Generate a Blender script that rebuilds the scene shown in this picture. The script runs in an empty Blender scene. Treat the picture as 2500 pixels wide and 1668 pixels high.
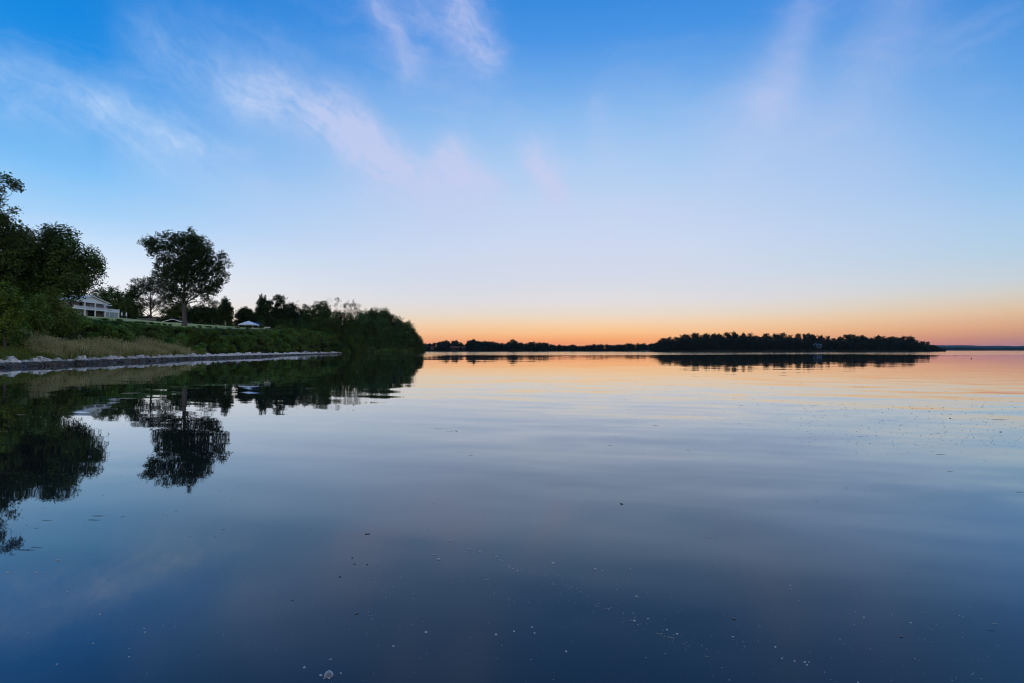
import bpy, math, random
import numpy as np

# ------------------------------------------------------------------ basics
S = bpy.context.scene
COL = S.collection
F = 1389.0            # focal length in photograph pixels (20 mm on 36 mm, 2500 px wide)
HOR = 855.0           # horizon row in the photograph
CAM_Z = 2.0

def P(px, py, D):     # photograph pixel + distance -> point (used to survey the place)
    return ((px - 1250) / F * D, D, CAM_Z + (HOR - py) / F * D)

def srgb(r, g, b, a=1.0):
    def f(c):
        c = c / 255.0
        return c / 12.92 if c <= 0.04045 else ((c + 0.055) / 1.055) ** 2.4
    return (f(r), f(g), f(b), a)

# ------------------------------------------------------------------ camera
cam = bpy.data.cameras.new('camera')
cam.lens = 20.0
cam.sensor_width = 36.0
cam.clip_start = 0.1
cam.clip_end = 30000.0
cam.shift_y = (HOR - 834) / 2500.0
cam_ob = bpy.data.objects.new('camera', cam)
cam_ob.location = (0, 0, CAM_Z)
cam_ob.rotation_euler = (math.radians(90), 0, 0)
COL.objects.link(cam_ob)
S.camera = cam_ob

S.view_settings.view_transform = 'Standard'
S.view_settings.look = 'None'
S.view_settings.gamma = 1.0
S.view_settings.exposure = 0.0
S.view_settings.use_curve_mapping = False
S.cycles.max_bounces = 5
S.cycles.diffuse_bounces = 2
S.cycles.glossy_bounces = 3
S.cycles.transmission_bounces = 3
S.cycles.transparent_max_bounces = 6
S.cycles.volume_bounces = 0
S.cycles.use_denoising = True
S.cycles.pixel_filter_type = 'BLACKMAN_HARRIS'
S.cycles.filter_width = 1.1

# ------------------------------------------------------------------ node helper
class NT:
    def __init__(self, tree):
        self.t = tree
        self.n = tree.nodes
        self.l = tree.links
    def new(self, kind, **kw):
        nd = self.n.new(kind)
        for k, v in kw.items():
            setattr(nd, k, v)
        return nd
    def put(self, sock, v):
        if isinstance(v, bpy.types.NodeSocket):
            self.l.new(v, sock)
        else:
            sock.default_value = v
    def math(self, op, a, b=None, c=None, clamp=False):
        nd = self.new('ShaderNodeMath', operation=op, use_clamp=clamp)
        for i, v in enumerate((a, b, c)):
            if v is not None:
                self.put(nd.inputs[i], v)
        return nd.outputs[0]
    def vec(self, op, a, b=None, scale=None):
        nd = self.new('ShaderNodeVectorMath', operation=op)
        self.put(nd.inputs[0], a)
        if b is not None:
            self.put(nd.inputs[1], b)
        if scale is not None:
            self.put(nd.inputs['Scale'], scale)
        return nd.outputs['Value'] if op in ('DOT_PRODUCT', 'LENGTH', 'DISTANCE') else nd.outputs[0]
    def comb(self, x, y, z):
        nd = self.new('ShaderNodeCombineXYZ')
        for i, v in enumerate((x, y, z)):
            self.put(nd.inputs[i], v)
        return nd.outputs[0]
    def sep(self, v):
        nd = self.new('ShaderNodeSeparateXYZ')
        self.put(nd.inputs[0], v)
        return nd.outputs
    def maprange(self, v, a, b, c=0.0, d=1.0, smooth=False):
        nd = self.new('ShaderNodeMapRange')
        nd.interpolation_type = 'SMOOTHSTEP' if smooth else 'LINEAR'
        nd.clamp = True
        self.put(nd.inputs['Value'], v)
        for k, x in (('From Min', a), ('From Max', b), ('To Min', c), ('To Max', d)):
            self.put(nd.inputs[k], x)
        return nd.outputs['Result']
    def noise(self, v, scale, detail=2.0, rough=0.5, dist=0.0, out='Fac', dim='3D'):
        nd = self.new('ShaderNodeTexNoise')
        nd.noise_dimensions = dim
        self.put(nd.inputs['Vector'], v)
        nd.inputs['Scale'].default_value = scale
        nd.inputs['Detail'].default_value = detail
        nd.inputs['Roughness'].default_value = rough
        nd.inputs['Distortion'].default_value = dist
        return nd.outputs[0] if out == 'Fac' else nd.outputs['Color']
    def mix(self, fac, a, b, blend='MIX'):
        nd = self.new('ShaderNodeMix', data_type='RGBA', blend_type=blend)
        self.put(nd.inputs[0], fac)
        self.put(nd.inputs[6], a)
        self.put(nd.inputs[7], b)
        return nd.outputs[2]
    def ramp(self, fac, stops, interp='LINEAR'):
        nd = self.new('ShaderNodeValToRGB')
        cr = nd.color_ramp
        cr.interpolation = interp
        while len(cr.elements) > 1:
            cr.elements.remove(cr.elements[-1])
        cr.elements[0].position = stops[0][0]
        cr.elements[0].color = stops[0][1]
        for p, c in stops[1:]:
            e = cr.elements.new(p)
            e.color = c
        self.put(nd.inputs[0], fac)
        return nd.outputs[0]

# ------------------------------------------------------------------ sky: dusk just after sunset
world = bpy.data.worlds.new('World')
S.world = world
world.use_nodes = True
W = NT(world.node_tree)
W.n.clear()
tc = W.new('ShaderNodeTexCoord')
dirv = W.vec('NORMALIZE', tc.outputs['Generated'])
dx, dy, dz = W.sep(dirv)
RAD = 57.29578
elev = W.math('MULTIPLY', W.math('ARCSINE', dz), RAD)
az = W.math('MULTIPLY', W.math('ARCTAN2', dx, dy), RAD)
hl = W.math('MAXIMUM', W.math('SQRT', W.math('ADD', W.math('MULTIPLY', dx, dx), W.math('MULTIPLY', dy, dy))), 1e-4)
sx_ = W.math('DIVIDE', dx, hl)
cy_ = W.math('DIVIDE', dy, hl)
EMAX = 60.0
def eramp(rows):
    return [(max(0.0, e / EMAX), srgb(*c)) for e, c in rows]
efac = W.math('DIVIDE', elev, EMAX, clamp=True)
HIGH = [(36, (34, 124, 216)), (45, (40, 122, 212)), (60, (54, 126, 208))]
centre = W.ramp(efac, eramp([
    (0, (255, 138, 86)), (0.7, (255, 160, 102)), (1.2, (255, 182, 120)), (1.8, (254, 200, 145)), (2.7, (248, 214, 177)),
    (3.5, (236, 221, 204)), (4.8, (226, 224, 226)), (7.2, (214, 221, 236)), (10.4, (207, 219, 243)),
    (14.3, (194, 214, 244)), (18.1, (172, 206, 244)), (21.8, (144, 191, 242)), (25.2, (110, 170, 236)),
    (28.5, (76, 151, 231)), (31.6, (56, 140, 225))] + HIGH))
left = W.ramp(efac, eramp([
    (0, (240, 200, 172)), (1.0, (244, 222, 202)), (2.4, (245, 236, 224)), (4.2, (241, 242, 246)), (6.0, (232, 241, 253)), (8.4, (206, 230, 255)),
    (10.9, (166, 212, 252)), (13.9, (134, 197, 250)), (16.8, (98, 176, 243)), (19.6, (68, 160, 238)),
    (22.4, (36, 145, 231)), (25.0, (22, 138, 227)), (30, (20, 126, 216))] + HIGH))
right = W.ramp(efac, eramp([
    (0, (140, 118, 142)), (0.8, (168, 126, 130)), (1.7, (206, 150, 126)), (3.0, (220, 186, 152)), (4.2, (210, 203, 190)),
    (5.4, (192, 208, 218)), (7.9, (167, 206, 232)), (10.9, (142, 196, 238)), (13.9, (113, 181, 238)),
    (16.8, (90, 166, 234)), (19.6, (66, 151, 228)), (22.4, (46, 140, 222)), (25.0, (32, 131, 216)), (30, (28, 122, 210))] + HIGH))
sides = W.mix(W.maprange(sx_, -0.6, 0.6, 0, 1, True), left, right)
A0 = math.radians(6.0)
cosd = W.math('ADD', W.math('MULTIPLY', sx_, math.sin(A0)), W.math('MULTIPLY', cy_, math.cos(A0)))
wc = W.maprange(cosd, math.cos(math.radians(42)), math.cos(math.radians(4)), 0, 1, False)
skycol = W.mix(wc, sides, centre)
behind = W.ramp(efac, eramp([
    (0, (186, 172, 186)), (3, (214, 190, 192)), (7, (238, 214, 206)), (12, (246, 234, 224)), (18, (244, 240, 238)), (26, (232, 236, 242)), (36, (204, 220, 240)), (46, (150, 190, 232)), (60, (84, 146, 216))]))
skycol = W.mix(W.maprange(cy_, 0.35, -0.5, 0, 1, True), skycol, behind)
# real atmosphere tint, sun just at the horizon where the glow is
nish = W.new('ShaderNodeTexSky', sky_type='NISHITA')
nish.sun_disc = False
nish.sun_elevation = math.radians(0.4)
nish.sun_rotation = math.radians(10.6)
nish.air_density = 1.0
nish.dust_density = 1.0
nscaled = W.vec('SCALE', nish.outputs[0], scale=0.1)
skycol = W.mix(0.025, skycol, nscaled)
# glow above the set sun
AZS = math.degrees(math.atan((1508 - 1250) / F))
ga = W.math('DIVIDE', W.math('SUBTRACT', az, AZS), 4.2)
ge = W.math('DIVIDE', W.math('SUBTRACT', elev, 0.2), 1.0)
gl = W.math('EXPONENT', W.math('MULTIPLY', W.math('ADD', W.math('MULTIPLY', ga, ga), W.math('MULTIPLY', ge, ge)), -1.0))
skycol = W.mix(W.math('MULTIPLY', gl, 0.6), skycol, srgb(255, 176, 96))
# cirrus: streaks in azimuth / elevation, broken up by fibrous noise
def ae(px, py):
    return (math.degrees(math.atan((px - 1250) / F)),
            math.degrees(math.atan((HOR - py) / math.hypot(F, px - 1250))), 0.0)
aev = W.comb(az, elev, 0.0)
wn = W.noise(aev, 0.16, 3, 0.55, 0.0, 'Color')
aew = W.vec('ADD', aev, W.vec('SCALE', W.vec('SUBTRACT', wn, (0.5, 0.5, 0.5)), scale=2.6))
wn2 = W.noise(aev, 0.8, 3, 0.6, 0.0, 'Color')
aew = W.vec('ADD', aew, W.vec('SCALE', W.vec('SUBTRACT', wn2, (0.5, 0.5, 0.5)), scale=0.8))
ae_as = aev
def streak(a, b, wpx, amp):
    A = ae(*a); B = ae(*b)
    ba = (B[0] - A[0], B[1] - A[1], 0.0)
    L2 = ba[0] ** 2 + ba[1] ** 2
    pa = W.vec('SUBTRACT', aew, A)
    t = W.math('DIVIDE', W.vec('DOT_PRODUCT', pa, ba), L2, clamp=True)
    d = W.vec('LENGTH', W.vec('SUBTRACT', pa, W.vec('SCALE', ba, scale=t)))
    q = W.math('DIVIDE', d, wpx * 0.041)
    return W.math('MULTIPLY', W.math('EXPONENT', W.math('MULTIPLY', W.math('MULTIPLY', q, q), -1.0)), amp)
STREAKS = [
    ((380, 110), (640, 225), 60, 0.26), ((640, 230), (830, 305), 64, 0.50), ((800, 290), (940, 360), 50, 0.52), ((880, 330), (1030, 435), 34, 0.52),
    ((940, 430), (1100, 490), 75, 0.55), ((1040, 400), (1120, 450), 30, 0.2), ((925, 20), (1000, 145), 34, 0.34), ((1130, 20), (1185, 145), 46, 0.40),
    ((1030, 20), (1120, 65), 60, 0.22), ((0, 165), (250, 245), 34, 0.26), ((250, 250), (470, 330), 36, 0.32),
    ((430, 340), (600, 375), 24, 0.28), ((40, 270), (400, 345), 46, 0.26), ((330, 370), (620, 455), 46, 0.20),
    ((1105, 370), (1190, 460), 40, 0.72), ((1305, 375), (1360, 480), 32, 0.8), ((1960, 30), (1885, 250), 46, 0.30),
    ((1885, 260), (1800, 350), 80, 0.22), ((2190, 40), (2060, 290), 70, 0.20), ((1880, 340), (2120, 400), 110, 0.14),
    ((1458, 260), (1482, 370), 30, 0.16)]
cl = None
for s in STREAKS:
    g = streak(*s)
    cl = g if cl is None else W.math('ADD', cl, g)
def vrot(v, deg):
    nd = W.new('ShaderNodeVectorRotate', rotation_type='Z_AXIS')
    W.put(nd.inputs['Vector'], v)
    nd.inputs['Angle'].default_value = math.radians(deg)
    return nd.outputs[0]
aef = W.vec('ADD', aev, W.vec('SCALE', W.vec('SUBTRACT', wn, (0.5, 0.5, 0.5)), scale=5.0))
vr_ = W.new('ShaderNodeVectorRotate', rotation_type='Z_AXIS')
W.put(vr_.inputs['Vector'], aef); W.put(vr_.inputs['Angle'], math.radians(30))
fv = vr_.outputs[0]
fib1 = W.noise(W.vec('MULTIPLY', W.vec('ADD', fv, (0, 0, 3)), (0.16, 1.0, 1)), 0.9, 8, 0.66, 0.25)
fib2 = W.noise(W.vec('MULTIPLY', W.vec('ADD', aef, (0, 0, 9)), (0.8, 0.45, 1)), 0.5, 6, 0.62, 0.3)
fib = W.maprange(W.math('ADD', W.math('MULTIPLY', fib1, 0.6), W.math('MULTIPLY', fib2, 0.4)), 0.34, 0.65, 0.28, 1.35)
thin = W.noise(W.vec('MULTIPLY', W.vec('ADD', aew, (40, 20, 5)), (0.3, 1.0, 1)), 0.16, 5, 0.6, 0.5)
thin = W.maprange(thin, 0.45, 0.8, 0.0, 0.2, True)
soft = W.maprange(az, 2, 16, 0.0, 0.65, True)
fib = W.math('ADD', fib, W.math('MULTIPLY', W.math('SUBTRACT', 0.9, fib), soft))
cfac = W.math('MINIMUM', W.math('ADD', W.math('MULTIPLY', cl, fib), thin), 0.8)
cfac = W.math('MULTIPLY', cfac, W.maprange(elev, 2.0, 9.0, 0.0, 1.0, True))
ccol = W.mix(W.maprange(az, -34, -12, 0, 1, True), srgb(186, 214, 248), srgb(200, 206, 240))
skycol = W.mix(cfac, skycol, ccol)
bg = W.new('ShaderNodeBackground')
W.put(bg.inputs['Color'], skycol)
bg.inputs['Strength'].default_value = 1.0
wo = W.new('ShaderNodeOutputWorld')
W.l.new(bg.outputs[0], wo.inputs[0])
world.cycles.sampling_method = 'MANUAL'
world.cycles.sample_map_resolution = 1024

# ------------------------------------------------------------------ materials
def mat(name):
    m = bpy.data.materials.new(name)
    m.use_nodes = True
    t = NT(m.node_tree)
    b = t.n['Principled BSDF']
    out = t.n['Material Output']
    return m, t, b, out

def simple(name, c1, c2, scale=3.0, rough=0.8, spec=0.3, bump=0.0, det=4):
    m, t, b, out = mat(name)
    tcn = t.new('ShaderNodeTexCoord')
    n = t.noise(tcn.outputs['Object'], scale, det, 0.6)
    t.put(b.inputs['Base Color'], t.mix(t.maprange(n, 0.3, 0.7), c1, c2))
    b.inputs['Roughness'].default_value = rough
    b.inputs['Specular IOR Level'].default_value = spec
    if bump:
        bp = t.new('ShaderNodeBump')
        bp.inputs['Strength'].default_value = 0.6
        bp.inputs['Distance'].default_value = bump
        t.put(bp.inputs['Height'], n)
        t.l.new(bp.outputs[0], b.inputs['Normal'])
    return m

def leafmat(name, c1, c2, c3, trans=0.25, scale=0.5):
    m, t, b, out = mat(name)
    geo = t.new('ShaderNodeNewGeometry')
    oi = t.new('ShaderNodeObjectInfo')
    n = t.noise(geo.outputs['Position'], scale, 3, 0.6)
    rp = geo.outputs['Random Per Island']
    c = t.mix(t.maprange(n, 0.33, 0.67), c1, c2)
    c = t.mix(t.maprange(rp, 0.55, 1.0, 0, 0.7), c, c3)
    hs = t.new('ShaderNodeHueSaturation')
    t.put(hs.inputs['Hue'], t.maprange(oi.outputs['Random'], 0, 1, 0.485, 0.515))
    t.put(hs.inputs['Value'], t.maprange(oi.outputs['Random'], 0, 1, 0.75, 1.25))
    t.put(hs.inputs['Color'], c)
    t.put(b.inputs['Base Color'], hs.outputs[0])
    b.inputs['Roughness'].default_value = 0.55
    b.inputs['Specular IOR Level'].default_value = 0.12
    tr = t.new('ShaderNodeBsdfTranslucent')
    t.put(tr.inputs['Color'], hs.outputs[0])
    mx = t.new('ShaderNodeMixShader')
    mx.inputs[0].default_value = trans
    t.l.new(b.outputs[0], mx.inputs[1]); t.l.new(tr.outputs[0], mx.inputs[2])
    t.l.new(mx.outputs[0], out.inputs['Surface'])
    return m

M = {}
M['leaf'] = leafmat('broad_leaf', (0.038, 0.068, 0.014, 1), (0.078, 0.13, 0.024, 1), (0.12, 0.18, 0.04, 1))
M['leaf_light'] = leafmat('light_leaf', (0.12, 0.19, 0.024, 1), (0.19, 0.27, 0.034, 1), (0.24, 0.31, 0.05, 1), 0.35)
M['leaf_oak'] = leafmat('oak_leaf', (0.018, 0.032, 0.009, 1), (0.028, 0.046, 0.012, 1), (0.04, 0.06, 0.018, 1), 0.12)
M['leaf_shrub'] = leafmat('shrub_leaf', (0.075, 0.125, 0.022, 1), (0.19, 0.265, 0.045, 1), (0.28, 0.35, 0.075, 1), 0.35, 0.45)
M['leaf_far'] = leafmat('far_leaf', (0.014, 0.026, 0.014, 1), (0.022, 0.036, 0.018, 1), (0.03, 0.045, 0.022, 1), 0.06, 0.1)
M['leaf_rust'] = leafmat('rust_leaf', (0.10, 0.045, 0.025, 1), (0.16, 0.075, 0.04, 1), (0.22, 0.12, 0.06, 1), 0.2)
M['reed_tan'] = leafmat('tan_grass', (0.22, 0.21, 0.07, 1), (0.46, 0.35, 0.17, 1), (0.60, 0.45, 0.26, 1), 0.3, 0.3)
M['reed_green'] = leafmat('green_grass', (0.10, 0.14, 0.025, 1), (0.17, 0.20, 0.04, 1), (0.27, 0.25, 0.08, 1), 0.3, 0.3)
M['bark'] = simple('grey_bark', (0.055, 0.048, 0.044, 1), (0.12, 0.108, 0.10, 1), 2.5, 0.9, 0.2, 0.06)
M['bark_pale'] = simple('pale_bark', (0.30, 0.28, 0.26, 1), (0.45, 0.43, 0.40, 1), 2.5, 0.9, 0.2, 0.03)
M['bark_dark'] = simple('dark_grey_bark', (0.022, 0.020, 0.018, 1), (0.05, 0.045, 0.04, 1), 2.5, 0.9, 0.2, 0.06)
M['bark_far'] = simple('dark_bark', (0.025, 0.022, 0.02, 1), (0.05, 0.045, 0.04, 1), 0.5, 0.9, 0.2)
M['white'] = simple('white_paint', (0.80, 0.80, 0.81, 1), (0.86, 0.86, 0.86, 1), 1.5, 0.55, 0.4)
M['siding'] = simple('pale_siding', (0.78, 0.79, 0.82, 1), (0.83, 0.84, 0.86, 1), 0.8, 0.7, 0.3)
M['beige'] = simple('beige_wall', (0.30, 0.26, 0.24, 1), (0.38, 0.33, 0.31, 1), 0.7, 0.8, 0.2)
M['shingle'] = simple('blue_grey_shingle', (0.54, 0.58, 0.66, 1), (0.62, 0.66, 0.74, 1), 2.0, 0.8, 0.2, 0.01)
M['dark_roof'] = simple('dark_shingle', (0.035, 0.036, 0.04, 1), (0.06, 0.06, 0.07, 1), 2.0, 0.85, 0.2)
M['blue_tarp'] = simple('dark_blue_cloth', (0.015, 0.02, 0.06, 1), (0.025, 0.03, 0.09, 1), 1.0, 0.7, 0.3)
M['dark'] = simple('near_black', (0.012, 0.012, 0.014, 1), (0.02, 0.02, 0.022, 1), 1.0, 0.8, 0.2)
M['curtain'] = simple('pale_curtain', (0.42, 0.44, 0.38, 1), (0.52, 0.54, 0.48, 1), 1.2, 0.8, 0.2)
M['screen'] = simple('grey_green_screen', (0.27, 0.30, 0.27, 1), (0.33, 0.36, 0.33, 1), 0.6, 0.5, 0.4)
M['earth'] = simple('bare_earth', (0.22, 0.13, 0.085, 1), (0.32, 0.20, 0.13, 1), 1.2, 0.95, 0.1, 0.05)
M['garden_stone'] = simple('garden_wall_stone', (0.10, 0.09, 0.09, 1), (0.17, 0.155, 0.15, 1), 1.5, 0.9, 0.2, 0.03)
M['canvas'] = simple('white_canvas', (0.70, 0.71, 0.76, 1), (0.77, 0.78, 0.81, 1), 0.8, 0.7, 0.2)
M['rust_roof'] = simple('rust_red_roof', (0.12, 0.05, 0.022, 1), (0.19, 0.08, 0.035, 1), 0.4, 0.8, 0.2)
M['brown_wall'] = simple('brown_board', (0.06, 0.045, 0.035, 1), (0.10, 0.07, 0.05, 1), 0.4, 0.8, 0.2)
M['blue_lit_white'] = simple('blue_lit_white_paint', (0.30, 0.48, 0.74, 1), (0.36, 0.54, 0.80, 1), 0.4, 0.8, 0.2)  # blue dusk light on a white house, put into the paint
M['wood_float'] = simple('wet_twig', (0.03, 0.026, 0.022, 1), (0.07, 0.06, 0.05, 1), 40, 0.5, 0.4)
M['reed_float'] = simple('pale_reed', (0.42, 0.40, 0.34, 1), (0.55, 0.52, 0.45, 1), 40, 0.6, 0.3)
M['leaf_float'] = simple('drowned_leaf', (0.13, 0.10, 0.09, 1), (0.22, 0.17, 0.14, 1), 40, 0.6, 0.3)
M['foam'] = simple('foam_bead', (0.26, 0.27, 0.29, 1), (0.42, 0.43, 0.44, 1), 60, 0.3, 0.5)

# rocks: dry pale tops, dark tide stain below the high-water mark
m, t, b, out = mat('revetment_rock')
geo = t.new('ShaderNodeNewGeometry'); oi = t.new('ShaderNodeObjectInfo')
zz = t.sep(geo.outputs['Position'])[2]
n1 = t.noise(geo.outputs['Position'], 2.2, 5, 0.65)
n2 = t.noise(geo.outputs['Position'], 0.9, 2, 0.5)
dry = t.mix(t.maprange(n1, 0.3, 0.7), (0.50, 0.48, 0.45, 1), (0.85, 0.82, 0.79, 1))
tint = t.mix(geo.outputs['Random Per Island'], (0.92, 0.95, 1.0, 1), (1.0, 0.92, 0.82, 1))
tint = t.mix(t.maprange(oi.outputs['Random'], 0, 1, 0.0, 1.0), tint, (0.50, 0.48, 0.47, 1))
dry = t.mix(1.0, dry, tint, 'MULTIPLY')
wet = t.mix(t.maprange(n1, 0.3, 0.7), (0.022, 0.020, 0.018, 1), (0.095, 0.085, 0.072, 1))
tide = t.maprange(t.math('ADD', zz, t.math('MULTIPLY', n2, 0.35)), 0.68, 0.80, 0, 1, True)
t.put(b.inputs['Base Color'], t.mix(tide, wet, dry))
t.put(b.inputs['Roughness'], t.maprange(tide, 0, 1, 0.5, 0.9))
bp = t.new('ShaderNodeBump'); bp.inputs['Distance'].default_value = 0.04
t.put(bp.inputs['Height'], n1); t.l.new(bp.outputs[0], b.inputs['Normal'])
M['rock'] = m

# lake water: slope field drives the normal, wind-ruffled farther out
m, t, b, out = mat('lake_water')
geo = t.new('ShaderNodeNewGeometry')
pos = geo.outputs['Position']
px_, py_, pz_ = t.sep(pos)
def slope(scale_xy, sc, amp, det=2.0, off=0.0, rough=0.5):
    v = t.vec('MULTIPLY', t.vec('ADD', pos, (off, off * 1.7, off * 0.3)), (scale_xy[0], scale_xy[1], 1.0))
    c = t.noise(v, sc, det, rough, 0.3, 'Color')
    return t.vec('MULTIPLY', t.vec('SUBTRACT', c, (0.5, 0.5, 0.5)), amp)
def rot(v, deg):
    nd = t.new('ShaderNodeVectorRotate', rotation_type='Z_AXIS')
    t.put(nd.inputs['Vector'], v)
    nd.inputs['Angle'].default_value = math.radians(deg)
    return nd.outputs[0]
pos_keep = pos
pos = rot(pos_keep, 14)
s1 = slope((0.34, 1.0, 1), 0.60, (0.030, 0.072, 0), 2, 3.1)         # long swell wrinkles, ~2 m
pos = rot(pos_keep, -20)
s2 = slope((0.5, 1.0, 1), 1.9, (0.006, 0.014, 0), 2, 17.0)          # half-metre ripples
pos = pos_keep
s3 = slope((0.12, 1.0, 1), 0.16, (0.004, 0.012, 0), 3, 41.0)        # broad bands
breeze = t.maprange(t.math('ADD', px_, t.math('MULTIPLY', t.math('SUBTRACT', t.noise(pos, 0.06, 2), 0.5), 14.0)), -7, 4, 0.42, 1.6, True)
breeze = t.math('MULTIPLY', breeze, t.maprange(py_, 13, 50, 1.0, 0.14, True))
calm = t.vec('ADD', t.vec('SCALE', t.vec('ADD', s1, s2), scale=breeze), s3)
# patches of glassy and ruffled water
pn = t.noise(t.vec('MULTIPLY', pos, (0.25, 1.0, 1.0)), 0.018, 3, 0.6, 0.5)
dist = t.math('ADD', py_, t.math('MULTIPLY', t.math('SUBTRACT', pn, 0.5), 330.0))
ruff = t.maprange(dist, 195, 290, 0, 1, True)
nb = t.math('SUBTRACT', pn, 0.5)                                    # ruffled water off the far end of the bank
strip = t.math('MULTIPLY', t.maprange(t.math('ADD', py_, t.math('MULTIPLY', nb, 110.0)), 135, 190, 0, 0.6, True),
               t.maprange(t.math('ADD', px_, t.math('MULTIPLY', nb, 24.0)), -16, -34, 0, 1, True))
ruff = t.math('MAXIMUM', ruff, strip)
s4 = slope((0.35, 1.0, 1), 0.9, (0.06, 0.17, 0), 2, 77.0)
q4x, q4y, _ = t.sep(s4)                                             # steep faces of the wind ripples look toward the near shore
s4 = t.comb(q4x, t.math('MULTIPLY', t.math('ABSOLUTE', q4y), -1.0), 0.0)
slopev = t.vec('ADD', calm, t.vec('SCALE', s4, scale=ruff))
sxx, syy, _ = t.sep(slopev)
t.put(b.inputs['Normal'], t.vec('NORMALIZE', t.comb(sxx, syy, 1.0)))
edge_noise = t.noise(pos, 0.35, 3, 0.55)
edge_wob = t.math('MULTIPLY', t.math('SUBTRACT', edge_noise, 0.5), 2.0)
sheen_left = t.math('MULTIPLY', t.maprange(t.math('ADD', px_, edge_wob), -1.0, -4.5, 0, 1, True), t.maprange(t.math('ADD', py_, edge_wob), 4.2, 6.2, 1, 0, True))
sheen_right = t.math('MULTIPLY', t.maprange(t.math('ADD', px_, edge_wob), 2.0, 5.0, 0, 0.6, True), t.maprange(t.math('ADD', py_, edge_wob), 6.0, 9.0, 1, 0, True))
t.put(b.inputs['Base Color'], t.mix(t.math('MAXIMUM', sheen_left, sheen_right), (0.015, 0.016, 0.014, 1), (0.075, 0.10, 0.13, 1)))  # brighter sky reflection at the near sides painted into the body colour
paw = t.math('MULTIPLY', t.maprange(t.math('ADD', py_, edge_wob), 7.5, 5.0, 0, 0.15, True), t.maprange(t.math('ADD', px_, edge_wob), -3.6, -1.4, 0, 1, True))
t.put(b.inputs['Roughness'], t.math('ADD', t.maprange(ruff, 0, 1, 0.02, 0.12), paw))      # finely wrinkled patch close by
t.put(b.inputs['Coat Roughness'], t.math('ADD', 0.02, paw))
b.inputs['IOR'].default_value = 1.33
b.inputs['Coat Weight'].default_value = 1.0          # added layer that lifts grazing reflections; its tint cools steep ones
b.inputs['Coat IOR'].default_value = 1.12
b.inputs['Coat Tint'].default_value = (0.89, 0.955, 1.0, 1)
t.l.new(b.inputs['Normal'].links[0].from_socket, b.inputs['Coat Normal'])
b.inputs['Specular IOR Level'].default_value = 0.5
M['water'] = m

# ground: lawn on top, dark soil on the bank and shore
m, t, b, out = mat('bank_ground')
geo = t.new('ShaderNodeNewGeometry')
pos = geo.outputs['Position']
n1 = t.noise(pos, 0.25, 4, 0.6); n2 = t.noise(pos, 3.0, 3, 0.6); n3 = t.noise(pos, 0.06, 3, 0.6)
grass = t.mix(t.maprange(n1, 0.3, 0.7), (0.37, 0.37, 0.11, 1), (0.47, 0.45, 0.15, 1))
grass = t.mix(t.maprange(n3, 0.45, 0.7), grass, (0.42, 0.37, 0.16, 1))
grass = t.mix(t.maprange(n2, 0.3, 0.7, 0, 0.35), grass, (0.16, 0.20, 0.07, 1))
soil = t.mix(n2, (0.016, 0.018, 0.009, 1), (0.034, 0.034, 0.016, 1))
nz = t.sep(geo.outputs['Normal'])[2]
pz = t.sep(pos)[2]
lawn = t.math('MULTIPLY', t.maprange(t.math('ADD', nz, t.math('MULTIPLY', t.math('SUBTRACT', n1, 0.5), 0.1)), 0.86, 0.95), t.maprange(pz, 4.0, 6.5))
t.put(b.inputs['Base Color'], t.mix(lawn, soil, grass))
b.inputs['Roughness'].default_value = 0.95
b.inputs['Specular IOR Level'].default_value = 0.1
bp = t.new('ShaderNodeBump'); bp.inputs['Distance'].default_value = 0.05
t.put(bp.inputs['Height'], n2); t.l.new(bp.outputs[0], b.inputs['Normal'])
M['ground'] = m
M['far_ground'] = simple('far_ground', (0.02, 0.026, 0.015, 1), (0.035, 0.04, 0.022, 1), 0.05, 0.95, 0.1)
M['hill'] = simple('wooded_hill', (0.010, 0.024, 0.022, 1), (0.016, 0.034, 0.030, 1), 0.02, 0.95, 0.05)

# thin bubble film
m, t, b, out = mat('bubble_film')
lw = t.new('ShaderNodeLayerWeight'); lw.inputs['Blend'].default_value = 0.35
tp = t.new('ShaderNodeBsdfTransparent'); tp.inputs['Color'].default_value = (0.93, 0.95, 0.97, 1)
fo = t.new('ShaderNodeBsdfDiffuse'); fo.inputs['Color'].default_value = (0.75, 0.78, 0.80, 1)
gs = t.new('ShaderNodeBsdfGlossy'); gs.inputs['Roughness'].default_value = 0.05
m1 = t.new('ShaderNodeMixShader'); m1.inputs[0].default_value = 0.35
t.l.new(fo.outputs[0], m1.inputs[1]); t.l.new(gs.outputs[0], m1.inputs[2])
m2 = t.new('ShaderNodeMixShader')
t.put(m2.inputs[0], t.maprange(lw.outputs['Facing'], 0.05, 0.85, 0.10, 0.95))
t.l.new(tp.outputs[0], m2.inputs[1]); t.l.new(m1.outputs[0], m2.inputs[2])
t.l.new(m2.outputs[0], out.inputs['Surface'])
M['film'] = m

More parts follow.
